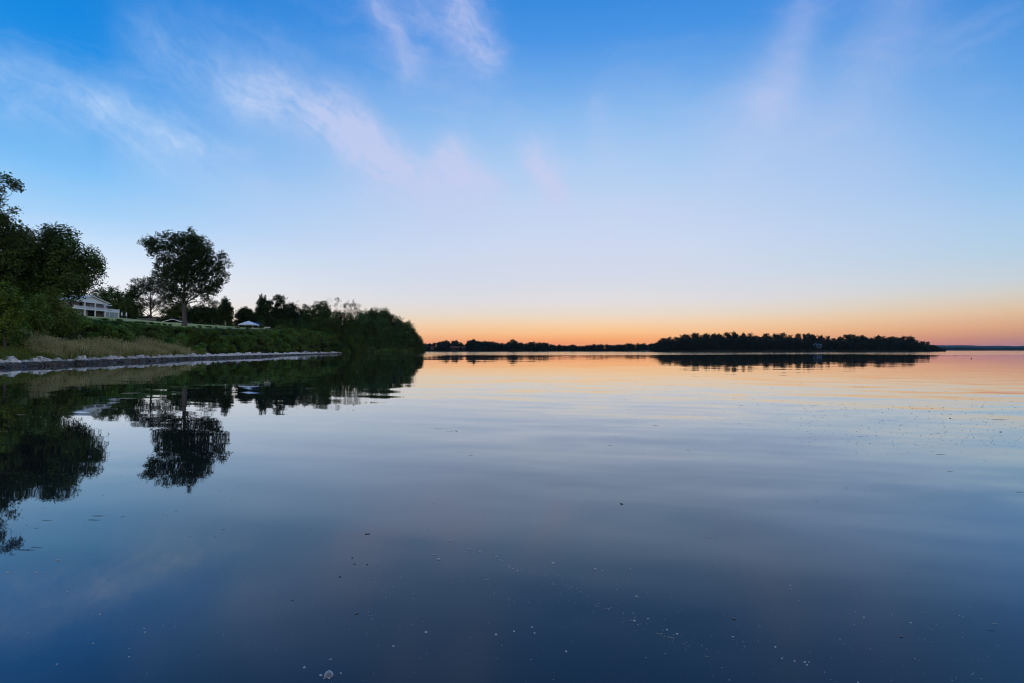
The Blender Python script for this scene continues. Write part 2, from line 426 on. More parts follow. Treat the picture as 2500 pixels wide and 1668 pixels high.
# ------------------------------------------------------------------ mesh helpers
class MB:
    """collects verts/faces in python lists"""
    def __init__(self):
        self.v = []; self.f = []; self.mi = []
    def add(self, vs, fs, mi=0):
        o = len(self.v)
        self.v.extend([tuple(p) for p in vs])
        self.f.extend([tuple(i + o for i in f) for f in fs])
        self.mi.extend([mi] * len(fs))
    def box(self, x0, x1, y0, y1, z0, z1, mi=0):
        vs = [(x, y, z) for z in (z0, z1) for y in (y0, y1) for x in (x0, x1)]
        self.add(vs, [(0, 2, 3, 1), (4, 5, 7, 6), (0, 1, 5, 4), (2, 6, 7, 3), (0, 4, 6, 2), (1, 3, 7, 5)], mi)
    def tube(self, pts, rad, sides=6, mi=0, cap=True):
        pts = [np.array(p, float) for p in pts]
        vs = []; n = len(pts)
        for i in range(n):
            d = pts[min(i + 1, n - 1)] - pts[max(i - 1, 0)]
            d = d / (np.linalg.norm(d) + 1e-9)
            a = np.array((1.0, 0, 0)) if abs(d[0]) < 0.8 else np.array((0, 1.0, 0))
            u = np.cross(d, a); u /= np.linalg.norm(u); w = np.cross(d, u)
            for k in range(sides):
                an = 2 * math.pi * k / sides
                vs.append(pts[i] + rad[i] * (math.cos(an) * u + math.sin(an) * w))
        fs = [(i * sides + k, i * sides + (k + 1) % sides, (i + 1) * sides + (k + 1) % sides, (i + 1) * sides + k)
              for i in range(n - 1) for k in range(sides)]
        if cap:
            fs.append(tuple(range(sides))[::-1]); fs.append(tuple((n - 1) * sides + k for k in range(sides)))
        self.add(vs, fs, mi)
    def mesh(self, name, mats):
        me = bpy.data.meshes.new(name)
        me.from_pydata(self.v, [], self.f)
        for mm in mats:
            me.materials.append(mm)
        if len(mats) > 1:
            me.polygons.foreach_set('material_index', self.mi)
        me.update()
        return me

def quads_mesh(name, V, mats, extra=None):
    """V: (n,4,3) array -> mesh of separate quads; extra: MB joined in with material index 1"""
    n = len(V)
    me = bpy.data.meshes.new(name)
    verts = V.reshape(-1, 3)
    loops = np.arange(n * 4, dtype=np.int32)
    starts = np.arange(n, dtype=np.int32) * 4
    mi = np.zeros(n, dtype=np.int32)
    if extra is not None and extra.v:
        ev = np.array(extra.v); el = []; es = []; c = n * 4
        for f in extra.f:
            es.append(c); el.extend([i + len(verts) for i in f]); c += len(f)
        verts = np.vstack([verts, ev])
        loops = np.concatenate([loops, np.array(el, dtype=np.int32)])
        starts = np.concatenate([starts, np.array(es, dtype=np.int32)])
        mi = np.concatenate([mi, np.ones(len(es), dtype=np.int32)])
    me.vertices.add(len(verts)); me.vertices.foreach_set('co', verts.astype(np.float32).ravel())
    me.loops.add(len(loops)); me.loops.foreach_set('vertex_index', loops)
    me.polygons.add(len(starts)); me.polygons.foreach_set('loop_start', starts)
    for mm in mats:
        me.materials.append(mm)
    me.polygons.foreach_set('material_index', mi)
    me.update(calc_edges=True)
    me.validate()
    return me

def tag(o, label=None, cat=None, group=None, kind=None):
    if label: o['label'] = label
    if cat: o['category'] = cat
    if group: o['group'] = group
    if kind: o['kind'] = kind
    return o

def link(name, me, parent=None, loc=(0, 0, 0), rz=0.0):
    o = bpy.data.objects.new(name, me)
    COL.objects.link(o)
    o.location = loc
    o.rotation_euler = (0, 0, rz)
    if parent is not None:
        o.parent = parent
    return o

def empty(name, loc, rz=0.0):
    o = bpy.data.objects.new(name, None)
    COL.objects.link(o)
    o.empty_display_size = 0.5
    o.location = loc
    o.rotation_euler = (0, 0, rz)
    return o

def copy_thing(src, loc, rz=0.0, sc=(1, 1, 1), label=None, group=None):
    c = src.copy(); COL.objects.link(c)
    c.location = loc; c.rotation_euler = (0, 0, rz); c.scale = sc
    if label: c['label'] = label
    if group: c['group'] = group
    for ch in list(src.children):
        d = ch.copy(); COL.objects.link(d); d.parent = c
    return c

# ------------------------------------------------------------------ terrain of the left shore
SHORE = [(-300, -160), (-120, -66), (-20, -50), (20, -52), (45, -56), (65, -58.5), (75, -60), (88, -63), (121, -69.3), (168, -75), (240, -83.5), (300, -84.5), (370, -80),
         (425, -74), (440, -76), (455, -86), (475, -115), (500, -170), (530, -260), (560, -420)]
SY = np.array([p[0] for p in SHORE], float); SX = np.array([p[1] for p in SHORE], float)
def shore_x(y): return np.interp(y, SY, SX)
ZBY = [0, 150, 220, 290, 350, 400, 432, 470]
ZBV = [8.0, 8.2, 10.2, 10.3, 9.0, 6.0, 3.0, 2.0]
def ground_z(x, y):
    x = np.asarray(x, float); y = np.asarray(y, float)
    d = shore_x(y) - x
    zb = np.interp(y, ZBY, ZBV)
    def ss(a, b, v):
        q = np.clip((v - a) / (b - a), 0, 1); return q * q * (3 - 2 * q)
    shelf = np.interp(y, [0, 118, 150, 290], [1.0, 1.0, 0.35, 0.0])
    z = np.where(d < 0, np.maximum(-2.0, d * 0.5), 0)
    z = z + np.where(d >= 0, 0.5 * ss(0.2, 1.8, d) + 1.1 * ss(1.8, 5.5, d), 0)
    d0 = 1.5 + 3.7 * shelf
    z = z + np.where(d >= 0, (zb - 1.6) * ss(d0, d0 + 9.0, d), 0)
    z = z + np.where(d > 14, np.minimum((d - 14) * 0.076, 5.0), 0)
    z = z - 1.7 * np.exp(-((x + 131) ** 2 + (y - 220) ** 2) / 90.0)
    z = z - 1.1 * np.exp(-((x + 101) ** 2 + (y - 219) ** 2) / 40.0)
    # small inlet between the two lengths of stonework
    z = z - 0.9 * np.exp(-((y - 80.3) ** 2) / 1.2) * ss(-1, 0.5, d) * (1 - ss(2.0, 4.0, d))
    return z
def gz(x, y): return float(ground_z(x, y))

ys = np.concatenate([np.arange(-300, 40, 12.0), np.arange(40, 330, 1.6), np.arange(330, 560, 4.0)])
ds = np.concatenate([np.array([-8, -3, -1.5, -0.7, 0, 0.4, 0.8, 1.2, 1.6, 2.2, 3, 4]), np.arange(5, 18, 0.8), np.arange(18, 60, 2.5), np.arange(60, 130, 6), np.array([150, 200, 300])])
YY, DD = np.meshgrid(ys, ds, indexing='ij')
XX = shore_x(YY) - DD
ZZ = ground_z(XX, YY)
rngT = np.random.default_rng(5)
ZZ = ZZ + np.where(DD > 0.5, rngT.normal(0, 0.05, ZZ.shape), 0)
V = np.stack([XX, YY, ZZ], -1).reshape(-1, 3)
ny, nd_ = YY.shape
idx = np.arange(ny * nd_).reshape(ny, nd_)
Q = np.stack([idx[:-1, :-1], idx[:-1, 1:], idx[1:, 1:], idx[1:, :-1]], -1).reshape(-1, 4)
me = bpy.data.meshes.new('shore_ground')
me.from_pydata(V.tolist(), [], Q[:, ::-1].tolist())
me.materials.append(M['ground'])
me.polygons.foreach_set('use_smooth', [True] * len(me.polygons))
me.update()
if me.polygons[len(me.polygons) // 2].normal.z < 0:
    me.flip_normals()
tag(link('shore_ground', me), 'grassy slope rising from the left shore', kind='structure')

# ------------------------------------------------------------------ water sheet
wb = MB()
wb.add([(-9000, -2000, 0), (9000, -2000, 0), (9000, 10500, 0), (-9000, 10500, 0)], [(0, 1, 2, 3)])
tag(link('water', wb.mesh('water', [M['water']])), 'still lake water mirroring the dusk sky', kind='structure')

# ------------------------------------------------------------------ far land
def ridge(name, rows, mats, label):
    """rows: list of cross-sections, each a list of (x,y,z)"""
    b_ = MB(); n = len(rows[0])
    vs = [p for r in rows for p in r]
    fs = [(i * n + k, (i + 1) * n + k, (i + 1) * n + k + 1, i * n + k + 1) for i in range(len(rows) - 1) for k in range(n - 1)]
    b_.add(vs, fs)
    me_ = b_.mesh(name, mats)
    me_.polygons.foreach_set('use_smooth', [True] * len(me_.polygons))
    if sum(p.normal.z for p in me_.polygons) < 0:
        me_.flip_normals()
    return tag(link(name, me_), label, kind='structure')

rr = random.Random(11)
D_MID, D_HEAD = 950.0, 800.0
rows = []
for px in range(560, 1700, 12):
    x = (px - 1250) / F * D_MID
    y0 = D_MID + 12 * math.sin(px * 0.02) + rr.uniform(-3, 3)
    rows.append([(x, y0 - 6, -0.8), (x, y0, 0.5), (x, y0 + 15, 2.0), (x, y0 + 60, 4.0), (x, y0 + 300, 6.0), (x, y0 + 600, 1.0)])
ridge('far_shore_ground', rows, [M['far_ground']], 'low dark land along the far shore')
def head_h(px): return float(np.interp(px, [1580, 1640, 1720, 2150, 2230, 2290, 2310], [0.0, 3, 6, 6, 4, 0.6, 0.0]))
def head_y(px): return D_HEAD + 18 * math.sin((px - 1600) / 690 * math.pi) * -1 + 3 * math.sin(px * 0.05)
rows = []
for px in range(1580, 2316, 8):
    x = (px - 1250) / F * D_HEAD; y0 = head_y(px); h = head_h(px)
    rows.append([(x, y0 - 4, -0.8), (x, y0, 0.25 + 0.1 * h), (x, y0 + 12, 0.3 + 0.6 * h), (x, y0 + 40, 0.3 + h), (x, y0 + 110, 0.2 + 0.9 * h), (x, y0 + 170, -0.8)])
ridge('headland_ground', rows, [M['far_ground']], 'low wooded headland at right')
rows = []
for px in range(2180, 3300, 10):
    D = 2300.0; x = (px - 1250) / F * D
    h = 11.0 * min(1, (px - 2180) / 160.0) + rr.uniform(-0.8, 0.8) + 2 * math.sin(px * 0.03)
    rows.append([(x, D - 10, -1.0), (x, D + 4, h * 0.55), (x, D + 25, h), (x, D + 400, h + 1), (x, D + 900, -1.0)])
ridge('low_shore', rows, [M['hill']], 'thin dark shore at the right edge of the lake')
rows = []
rh = random.Random(3); bump = 0.0
for px in np.arange(2150, 3600, 2.5):
    D = 8000.0; x = (px - 1250) / F * D
    bump = 0.55 * bump + rh.uniform(-3.2, 3.2)
    h = 70 + 6 * math.sin(px * 0.016 + 1) + 3 * math.sin(px * 0.07) + bump
    rows.append([(x, D, -1.0), (x, D + 80, h * 0.35), (x, D + 350, h * 0.8), (x, D + 700, h), (x, D + 1300, h * 0.6), (x, D + 2000, -1)])
ridge('hills', rows, [M['hill']], 'distant wooded hills fading to blue')

# ------------------------------------------------------------------ haze
hb = MB(); hb.box(-9800, 9800, -2600, 11200, -4.0, 112.0)
hm = bpy.data.materials.new('thin_haze'); hm.use_nodes = True
ht = NT(hm.node_tree); ht.n.clear()
pv = ht.new('ShaderNodeVolumePrincipled')
pv.inputs['Color'].default_value = (0.42, 0.70, 1.0, 1)
pv.inputs['Density'].default_value = 2.1e-5
pv.inputs['Anisotropy'].default_value = 0.0
ho = ht.new('ShaderNodeOutputMaterial'); ht.l.new(pv.outputs[0], ho.inputs['Volume'])
HAZE = True
if HAZE:
    tag(link('haze', hb.mesh('haze', [hm])), 'thin evening haze over the lake', kind='stuff')

# ------------------------------------------------------------------ foliage machinery
def leaf_quads(rng, centers, per, sigma, size, up=0.5, aspect=0.62, droop=0.0, out=0.0, mid=None):
    n = len(centers) * per
    c = np.repeat(centers, per, 0) + np.clip(rng.normal(0, 1, (n, 3)), -1.8, 1.8) * sigma
    nrm = rng.normal(0, 1, (n, 3)); nrm[:, 2] = np.abs(nrm[:, 2]) + up
    if out:                                   # leaves turn their faces outward, toward the light
        o_ = c - (centers.mean(0) if mid is None else mid)
        nrm += out * o_ / (np.linalg.norm(o_, axis=1, keepdims=True) + 1e-6)
    nrm /= np.linalg.norm(nrm, axis=1, keepdims=True)
    a = rng.normal(0, 1, (n, 3)); a[:, 2] -= droop
    u = a - nrm * (a * nrm).sum(1, keepdims=True); u /= np.linalg.norm(u, axis=1, keepdims=True) + 1e-9
    w = np.cross(nrm, u)
    s = size * rng.uniform(0.6, 1.35, (n, 1))
    bend = nrm * s * 0.14
    return np.stack([c - u * s * 0.5 - bend, c + w * s * 0.5 * aspect + bend, c + u * s * 0.5 - bend, c - w * s * 0.5 * aspect + bend], 1)

def sample_lobes(rng, lobes, n, shell=0.45):
    lobes = np.array(lobes, float)
    vol = (lobes[:, 3] * lobes[:, 4] * lobes[:, 5]) ** 0.8
    out_ = []
    while len(out_) < n:
        k = rng.choice(len(lobes), size=n, p=vol / vol.sum())
        d = rng.normal(0, 1, (n, 3)); d /= np.linalg.norm(d, axis=1, keepdims=True)
        r = rng.uniform(0, 1, (n, 1)) ** shell
        pts = lobes[k, :3] + d * r * lobes[k, 3:6]
        ok = np.ones(n, bool)
        for j, L in enumerate(lobes):          # thin out points buried deep in another lobe
            q = (((pts - L[:3]) / L[3:6]) ** 2).sum(1)
            ok &= ~((q < 0.35) & (k != j) & (rng.uniform(0, 1, n) < 0.6))
        out_.extend(pts[ok].tolist())
    return np.array(out_[:n])

def skeleton(rng, tips, base_r, height_fork, top, n_limb=9, n_twig=120, lean=(0, 0), sides=7):
    """tapered trunk from the origin, limbs to far tips, twigs from limbs to tips"""
    b_ = MB()
    tops = np.array((lean[0], lean[1], top))
    zs = np.linspace(0, 1, 8)
    wob = rng.normal(0, 0.012 * top, (8, 2)); wob[0] = 0
    tr = [(lean[0] * q ** 1.3 + wob[i, 0] * q, lean[1] * q ** 1.3 + wob[i, 1] * q, top * q) for i, q in enumerate(zs)]
    rad = [base_r * (1.45 if i == 0 else 1.0) * (1 - 0.85 * q) for i, q in enumerate(zs)]
    tr.insert(1, (0, 0, 0.05 * top)); rad.insert(1, base_r * 1.05)
    tr[0] = (0, 0, -0.5)
    b_.tube(tr, rad, sides)
    trn = np.array(tr)
    def on_trunk(z):
        return np.array([np.interp(z, trn[:, 2], trn[:, 0]), np.interp(z, trn[:, 2], trn[:, 1]), z])
    limbs = []; br = MB()
    chosen = [int(rng.integers(len(tips)))]
    for _ in range(n_limb - 1):
        dmin = np.min(np.linalg.norm(tips[:, None] - tips[chosen][None], axis=2), axis=1)
        chosen.append(int(np.argmax(dmin)))
    for k in chosen:
        e = tips[k]
        z0 = height_fork + (top * 0.9 - height_fork) * np.clip((e[2] - height_fork) / (top - height_fork + 1e-6) - 0.35, 0.0, 1) * 0.9
        a = on_trunk(z0); mid = (a * 0.55 + e * 0.45) + np.array((0, 0, 0.06 * np.linalg.norm(e - a)))
        mid = mid + rng.normal(0, 0.04, 3) * np.linalg.norm(e - a)
        ts = np.linspace(0, 1, 6)[:, None]
        pts = (1 - ts) ** 2 * a + 2 * ts * (1 - ts) * mid + ts ** 2 * e
        r0 = base_r * 0.42 * (1 - 0.5 * z0 / top)
        br.tube(pts.tolist(), (r0 * (1 - 0.85 * ts[:, 0])).tolist(), 5)
        limbs.append(pts[1:])
    L = np.vstack(limbs)
    for k in rng.choice(len(tips), size=min(n_twig, len(tips)), replace=False):
        e = tips[k]
        dd = np.linalg.norm(L - e, axis=1) + 0.6 * np.maximum(0, L[:, 2] - e[2])
        a = L[int(np.argmin(dd))]
        mid = (a + e) / 2 + rng.normal(0, 0.07, 3) * np.linalg.norm(e - a)
        br.tube([a, mid, e], [base_r * 0.09, base_r * 0.06, base_r * 0.025], 4, cap=False)
    return b_, br

def tree_thing(name, loc, lobes, base_r, fork, top, tips_n, per, sigma, leaf, seed, leafmat_, barkmat, label, cat='tree', group=None,
               n_limb=9, n_twig=120, lean=(0, 0), up=0.5, droop=0.0, shell=0.45):
    rng = np.random.default_rng(seed)
    tips = sample_lobes(rng, lobes, tips_n, shell)
    root = empty(name, loc)
    tag(root, label, cat, group)
    sk, br = skeleton(rng, tips, base_r, fork, top, n_limb, n_twig, lean)
    me_t = sk.mesh('trunk', [barkmat])
    me_t.polygons.foreach_set('use_smooth', [True] * len(me_t.polygons))
    link('trunk', me_t, root)
    o = link('branches', br.mesh('branches', [M['bark_dark'] if barkmat is M['bark'] else barkmat]), root); o['kind'] = 'stuff'
    link('crown', quads_mesh('crown', leaf_quads(rng, tips, per, sigma, leaf, up, 0.62, droop, 0.0 if leafmat_ is M['leaf_oak'] else 1.0), [leafmat_]), root)
    return root

def px_lobes(base, D, items):
    """crown lobes surveyed as (px, py, half-width px, half-height px[, depth offset m]) at distance D, relative to base"""
    k = D / F; res = []
    for it in items:
        px, py, hw, hh = it[:4]; off = it[4] if len(it) > 4 else 0.0
        x, y, z = P(px, py, D)
        res.append((x - base[0], y + off - base[1], z - base[2], hw * k, (hw + hh) * 0.5 * k, hh * k))
    return res

# ------------------------------------------------------------------ the big trees on the left shore
# solitary oak on the lawn edge
D = 152.0
bx = (450 - 1250) / F * D
base = (bx, D, gz(bx, D) - 0.1)
oak_l = px_lobes(base, D, [
    (415, 592, 32, 30, 1), (388, 600, 30, 26, -2), (370, 596, 16, 16), (440, 600, 38, 38, 3), (464, 585, 22, 28, -1), (486, 600, 24, 26, 1),
    (505, 622, 28, 26, -2), (530, 640, 26, 24, 1), (545, 625, 12, 10), (470, 640, 45, 38, 0), (420, 645, 34, 26, 2), (400, 628, 22, 16), (404, 655, 26, 18, 1), (378, 612, 20, 18), (392, 640, 18, 14), (396, 662, 22, 14), (520, 690, 24, 24), (470, 600, 30, 30), (480, 660, 40, 40, -3),
    (505, 665, 36, 30, 0), (538, 668, 15, 22, 1), (450, 680, 50, 30, -2), (410, 675, 25, 16, 2), (394, 676, 22, 14), (532, 695, 12, 10),
    (485, 705, 36, 20, 2), (430, 708, 30, 20, 0), (515, 708, 12, 8), (455, 725, 24, 14, 0), (500, 728, 14, 8), (415, 730, 18, 10)])
tree_thing('oak_tree', base, oak_l, 0.62, (HOR - 745) / F * D + 2 - base[2], (HOR - 620) / F * D + 2 - base[2], 1250, 21, 0.44, 0.46, 21, M['leaf_oak'], M['bark'],
           'tall solitary broadleaf tree with a bare lower trunk standing at the lawn edge', n_limb=16, n_twig=380, up=0.3, shell=0.42)

# leftmost tall tree: sprays against the sky at the left edge
D = 92.0
bx = (-40 - 1250) / F * D
base = (bx, D, gz(bx, D) - 0.1)
L_ = px_lobes(base, D, [
    (-60, 470, 60, 50, 0), (-100, 560, 90, 70, 3), (-10, 555, 50, 50, -2), (20, 575, 42, 40, 1), (-60, 640, 90, 60, 0), (-120, 480, 70, 60, 2), (-170, 600, 80, 90, 0),
    (12, 440, 20, 16, 0), (35, 452, 14, 9, 0), (48, 458, 10, 6, 0), (60, 477, 8, 7, 0), (8, 468, 10, 5, 0), (5, 500, 16, 14, 0), (25, 520, 14, 14, 0), (55, 560, 18, 14, -1), (30, 660, 40, 40, -2), (45, 605, 46, 34, 1), (15, 630, 60, 40, 0), (0, 690, 60, 40, 0)])
tree_thing('shade_tree', base, L_, 0.6, 6.0, 21.0, 1700, 22, 0.40, 0.40, 31, M['leaf'], M['bark'],
           'tallest shade tree at the left edge, a branch reaching into the sky', n_limb=14, n_twig=320, up=0.3)
# broad tree between it and the house
D = 98.0
bx = (120 - 1250) / F * D
base = (bx, D, gz(bx, D) - 0.1)
L_ = px_lobes(base, D, [
    (140, 590, 40, 40, 0), (95, 590, 40, 32, 2), (175, 618, 36, 40, -1), (205, 640, 34, 36, 1), (235, 645, 24, 20, 0), (150, 660, 70, 55, 0), (80, 660, 60, 60, 2),
    (210, 690, 40, 34, -2), (238, 690, 16, 10), (120, 565, 14, 14, 0), (160, 565, 16, 14, 1), (60, 575, 22, 20, 0), (176, 715, 26, 22, 0), (110, 730, 60, 40, -3), (40, 700, 50, 50, 0), (222, 615, 12, 10), (248, 665, 10, 8), (70, 615, 44, 34, 0), (60, 655, 55, 45, 1), (90, 700, 60, 50, 0)])
tree_thing('broad_tree', base, L_, 0.6, 5.0, 15.0, 1700, 22, 0.42, 0.37, 33, M['leaf'], M['bark'],
           'broad dark tree spreading over the left end of the white house', n_limb=14, n_twig=260, up=0.35)
# pale green small tree in front, left edge
D = 72.0
bx = (10 - 1250) / F * D
base = (bx, D, gz(bx, D) - 0.1)
L_ = px_lobes(base, D, [(10, 725, 40, 30, 0), (35, 750, 22, 30, 0), (-20, 760, 60, 50, 1), (25, 790, 32, 22, -1), (30, 818, 24, 16, 0), (-25, 820, 40, 30, 0), (45, 770, 14, 12, 0), (-10, 700, 30, 16, 0)])
tree_thing('sumac_tree', base, L_, 0.18, 1.2, 6.0, 420, 15, 0.26, 0.30, 35, M['leaf_light'], M['bark'],
           'small bright green tree with drooping leaf sprays at the left edge above the tall grass', n_limb=9, n_twig=140, up=1.0, droop=0.8)
# vine-hung understory trees below the broad tree
for i, (px, D, lob, lab) in enumerate([
    (85, 82, [(80, 760, 30, 30), (95, 790, 30, 24), (70, 800, 24, 26), (90, 740, 20, 20)], 'dark leafy sapling just right of the bright green tree'),
    (140, 88, [(140, 750, 30, 36), (150, 790, 34, 26), (120, 780, 26, 30), (130, 720, 20, 20), (165, 765, 20, 18)], 'vine covered sapling under the broad dark tree'),
    (185, 96, [(178, 778, 26, 18), (196, 789, 24, 12), (166, 790, 26, 22), (165, 762, 14, 12)], 'leafy sapling below the left end of the white house')]):
    bx = (px - 1250) / F * D
    base = (bx, D, gz(bx, D) - 0.1)
    tree_thing('sapling', base, px_lobes(base, D, lob), 0.14, 1.0, 5.0, 330, 15, 0.28, 0.28, 50 + i, M['leaf_shrub'], M['bark'], lab, 'tree', n_limb=7, n_twig=90, up=0.8, droop=0.4)

# ------------------------------------------------------------------ trees behind the lawn, each surveyed
def at_inland(px, inland, lo=200, hi=300):
    best = None
    for D in np.arange(lo, hi, 1.0):
        e = abs(float(shore_x(D)) - (px - 1250) / F * D - inland)
        if best is None or e < best[0]: best = (e, D)
    return float(best[1])
BG = [
 # name, px of trunk, D, lobes, trunk radius, fork frac, leaf mat, bark, label
 ('dense_tree', 262, 232, [(262, 725, 30, 26), (240, 735, 22, 30), (285, 728, 26, 28), (262, 752, 45, 22), (305, 745, 20, 28)], .4, 'leaf', 'bark', 'dark dense tree rising directly behind the white house roof', 500),
 ('dense_tree', 318, 236, [(318, 722, 20, 18), (310, 745, 24, 22), (325, 755, 22, 20)], .35, 'leaf', 'bark', 'dark tree between the house and the open branched tree', 300),
 ('open_branched_tree', 368, 238, [(368, 690, 46, 16), (345, 698, 30, 16), (395, 700, 34, 18), (330, 715, 20, 14), (405, 722, 20, 16), (360, 706, 50, 14), (420, 712, 12, 14), (350, 740, 30, 18), (390, 742, 30, 18)], .4, 'leaf_oak', 'bark_dark', 'spreading tree with sky showing through its fan of branches left of the tall solitary tree', 760),
 ('dense_tree', 428, 240, [(430, 752, 22, 26), (415, 765, 24, 16), (450, 760, 20, 20)], .3, 'leaf', 'bark', 'green tree partly hidden behind the trunk of the tall solitary tree', 260),
 ('dense_tree', 487, 228, [(487, 764, 24, 18), (505, 768, 22, 18), (470, 770, 20, 16)], .3, 'leaf_oak', 'bark', 'low dark tree just right of the tall solitary trunk', 320),
 ('dense_tree', 522, 228, [(522, 768, 20, 18), (535, 772, 14, 18), (512, 774, 14, 14)], .3, 'leaf_oak', 'bark', 'low dark tree under the wispy bare tree', 260),
 ('cone_tree', 550, 205, [(550, 735, 7, 10), (549, 748, 13, 10), (552, 758, 18, 10), (550, 768, 20, 9), (548, 776, 20, 6), (535, 772, 8, 8)], .16, 'leaf_oak', 'bark_pale', 'pointed tree with a short pale trunk left of the white canopy', 300),
 ('round_tree', 598, 234, [(598, 762, 16, 12), (590, 772, 18, 12), (608, 772, 16, 14), (600, 784, 22, 9)], .2, 'leaf_oak', 'bark', 'low round tree directly behind the white canopy', 280),
 ('spire_tree', 640, 222, [(641, 729, 8, 10), (640, 742, 12, 12), (641, 757, 18, 12), (638, 770, 22, 12), (640, 782, 24, 10), (655, 745, 8, 8), (660, 738, 7, 6)], .2, 'leaf_oak', 'bark_pale', 'tall narrow tree right of the white canopy with a pale trunk base', 380),
 ('flat_topped_tree', 682, 230, [(678, 728, 12, 7), (684, 736, 10, 8), (690, 727, 8, 4), (676, 745, 8, 7), (668, 762, 20, 14), (690, 765, 20, 14), (680, 778, 26, 12)], .25, 'leaf_oak', 'bark_pale', 'tree with a flat tufted top above the wood edge', 360),
 ('dense_tree', 702, 235, [(702, 752, 16, 12), (715, 748, 12, 10), (700, 768, 26, 16), (720, 765, 18, 14), (705, 785, 26, 10)], .25, 'leaf_oak', 'bark_pale', 'dark tree with a leaning pale trunk right of the flat topped tree', 340),
 ('dense_tree', 745, 245, [(746, 752, 10, 10), (738, 765, 18, 14), (756, 765, 16, 14), (748, 782, 28, 16), (740, 800, 24, 10)], .3, 'leaf', 'bark', 'dark tree left of the rounded double topped tree', 320),
 ('dense_tree', 780, 258, [(776, 744, 14, 10), (790, 748, 12, 12), (768, 758, 16, 12), (785, 765, 24, 18), (800, 760, 12, 14), (782, 788, 30, 18)], .35, 'leaf', 'bark', 'rounded double topped dark tree left of the dead trees', 400),
]
for i, (nm, px, D, lob, r, lm, bk, lab, nt_) in enumerate(BG):
    if px >= 640: D = at_inland(px, 23 if px < 730 else 26)
    bx = (px - 1250) / F * D
    base = (bx, D, gz(bx, D) - 0.15)
    lobes = px_lobes(base, D, lob)
    topz = max(l[2] + 0.3 * l[5] for l in lobes); lowz = min(l[2] - l[5] for l in lobes)
    openb = nm == 'open_branched_tree'
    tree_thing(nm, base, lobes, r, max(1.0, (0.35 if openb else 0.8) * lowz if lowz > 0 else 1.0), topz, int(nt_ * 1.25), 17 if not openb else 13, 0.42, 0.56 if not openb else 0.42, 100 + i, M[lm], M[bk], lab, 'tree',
               n_limb=16 if openb else 8, n_twig=220 if openb else 80, up=0.3, shell=0.5)

# wispy and dead trees: bare branches with a few leaves
def bare_tree(px, D, py_top, seed, label, spread, leafy, name='bare_tree'):
    if px > 650: D = at_inland(px, 24, 200, 360)
    bx = (px - 1250) / F * D
    base = (bx, D, gz(bx, D) - 0.15)
    rng = np.random.default_rng(seed)
    H = P(px, py_top, D)[2] - base[2]
    root = empty(name, base); tag(root, label, 'tree')
    b_ = MB(); tips = []
    def grow(p, d, l, r, lev):
        q = p + d * l; mid = (p + q) / 2 + rng.normal(0, 0.05, 3) * l
        b_.tube([p, mid, q], [r, r * 0.85, r * 0.65], 5 if lev < 2 else 4, cap=False)
        if lev >= 4:
            tips.append(q); return
        for _ in range(3 if lev < 3 else 2):
            nd2 = d + rng.normal(0, spread, 3); nd2[2] = max(nd2[2], 0.15)
            grow(q, nd2 / np.linalg.norm(nd2), l * rng.uniform(0.55, 0.8), r * 0.6, lev + 1)
    grow(np.array((0, 0, -0.3)), np.array((rng.normal(0, .06), rng.normal(0, .06), 1.0)), H * 0.38, 0.16, 0)
    zmax = max(t_[2] for t_ in tips); s = H / zmax
    b_.v = [(p[0] * s, p[1] * s, p[2] * s) for p in b_.v]
    link('trunk', b_.mesh('trunk', [M['bark']]), root)
    tips = np.array(tips) * s
    tips = tips[rng.uniform(0, 1, len(tips)) < leafy]
    if len(tips):
        link('crown', quads_mesh('crown', leaf_quads(rng, tips, 12, 0.45, 0.42, 0.3), [M['leaf_oak']]), root)
    return root
bare_tree(518, 226, 728, 7, 'wispy thin leaved tree between the tall solitary tree and the pointed tree', 0.34, 0.6, 'wispy_tree')
bare_tree(527, 231, 735, 8, 'second wispy tree leaning beside the pointed tree', 0.34, 0.5, 'wispy_tree')
bare_tree(700, 233, 732, 9, 'bare twigs arching right of the flat topped tree', 0.45, 0.08, 'wispy_tree')
bare_tree(822, 272, 728, 12, 'leafier of the two half dead trees, left of the wooded point', 0.30, 1.0)
bare_tree(836, 278, 740, 13, 'half dead tree with thin leaves in the notch before the wooded point', 0.32, 0.75)
bare_tree(856, 280, 735, 14, 'dead tree with bare twigs at the top of the notch', 0.30, 0.6)
bare_tree(874, 288, 752, 15, 'lowest dead tree with spiky bare branches against the wooded point', 0.36, 0.3)

# ------------------------------------------------------------------ prototypes for woods and shrubs
def proto_tree(seed, h, w, nlobe, tips_n, per, sigma, leaf, lm, bk, low=0.12, pointed=0.0):
    rng = np.random.default_rng(seed); lobes = []
    for i in range(nlobe):
        q = (i + 0.5) / nlobe
        z = h * (low + (0.86 - low) * q)
        prof = math.sin(math.pi * (0.22 + 0.70 * q)) ** (0.8 + pointed)
        an = rng.uniform(0, 6.28); rr_ = w * 0.5 * prof * rng.uniform(0.25, 0.75)
        s = w * rng.uniform(0.20, 0.32) * (0.55 + 0.45 * prof)
        lobes.append((rr_ * math.cos(an), rr_ * math.sin(an), z, s, s, s * 0.8))
    lobes.append((0, 0, h * 0.5, w * 0.3, w * 0.3, h * 0.33))
    lobes.append((rng.normal(0, .12 * w), 0, h * 0.86, w * 0.25, w * 0.25, h * 0.13))
    tips = sample_lobes(rng, lobes, tips_n, 0.5)
    sk, br = skeleton(rng, tips, 0.014 * h, h * 0.2, h * 0.75, 6, 24, sides=5)
    return leaf_quads(rng, tips, per, sigma, leaf, 0.4, 0.62, 0.0, 1.2), sk, br

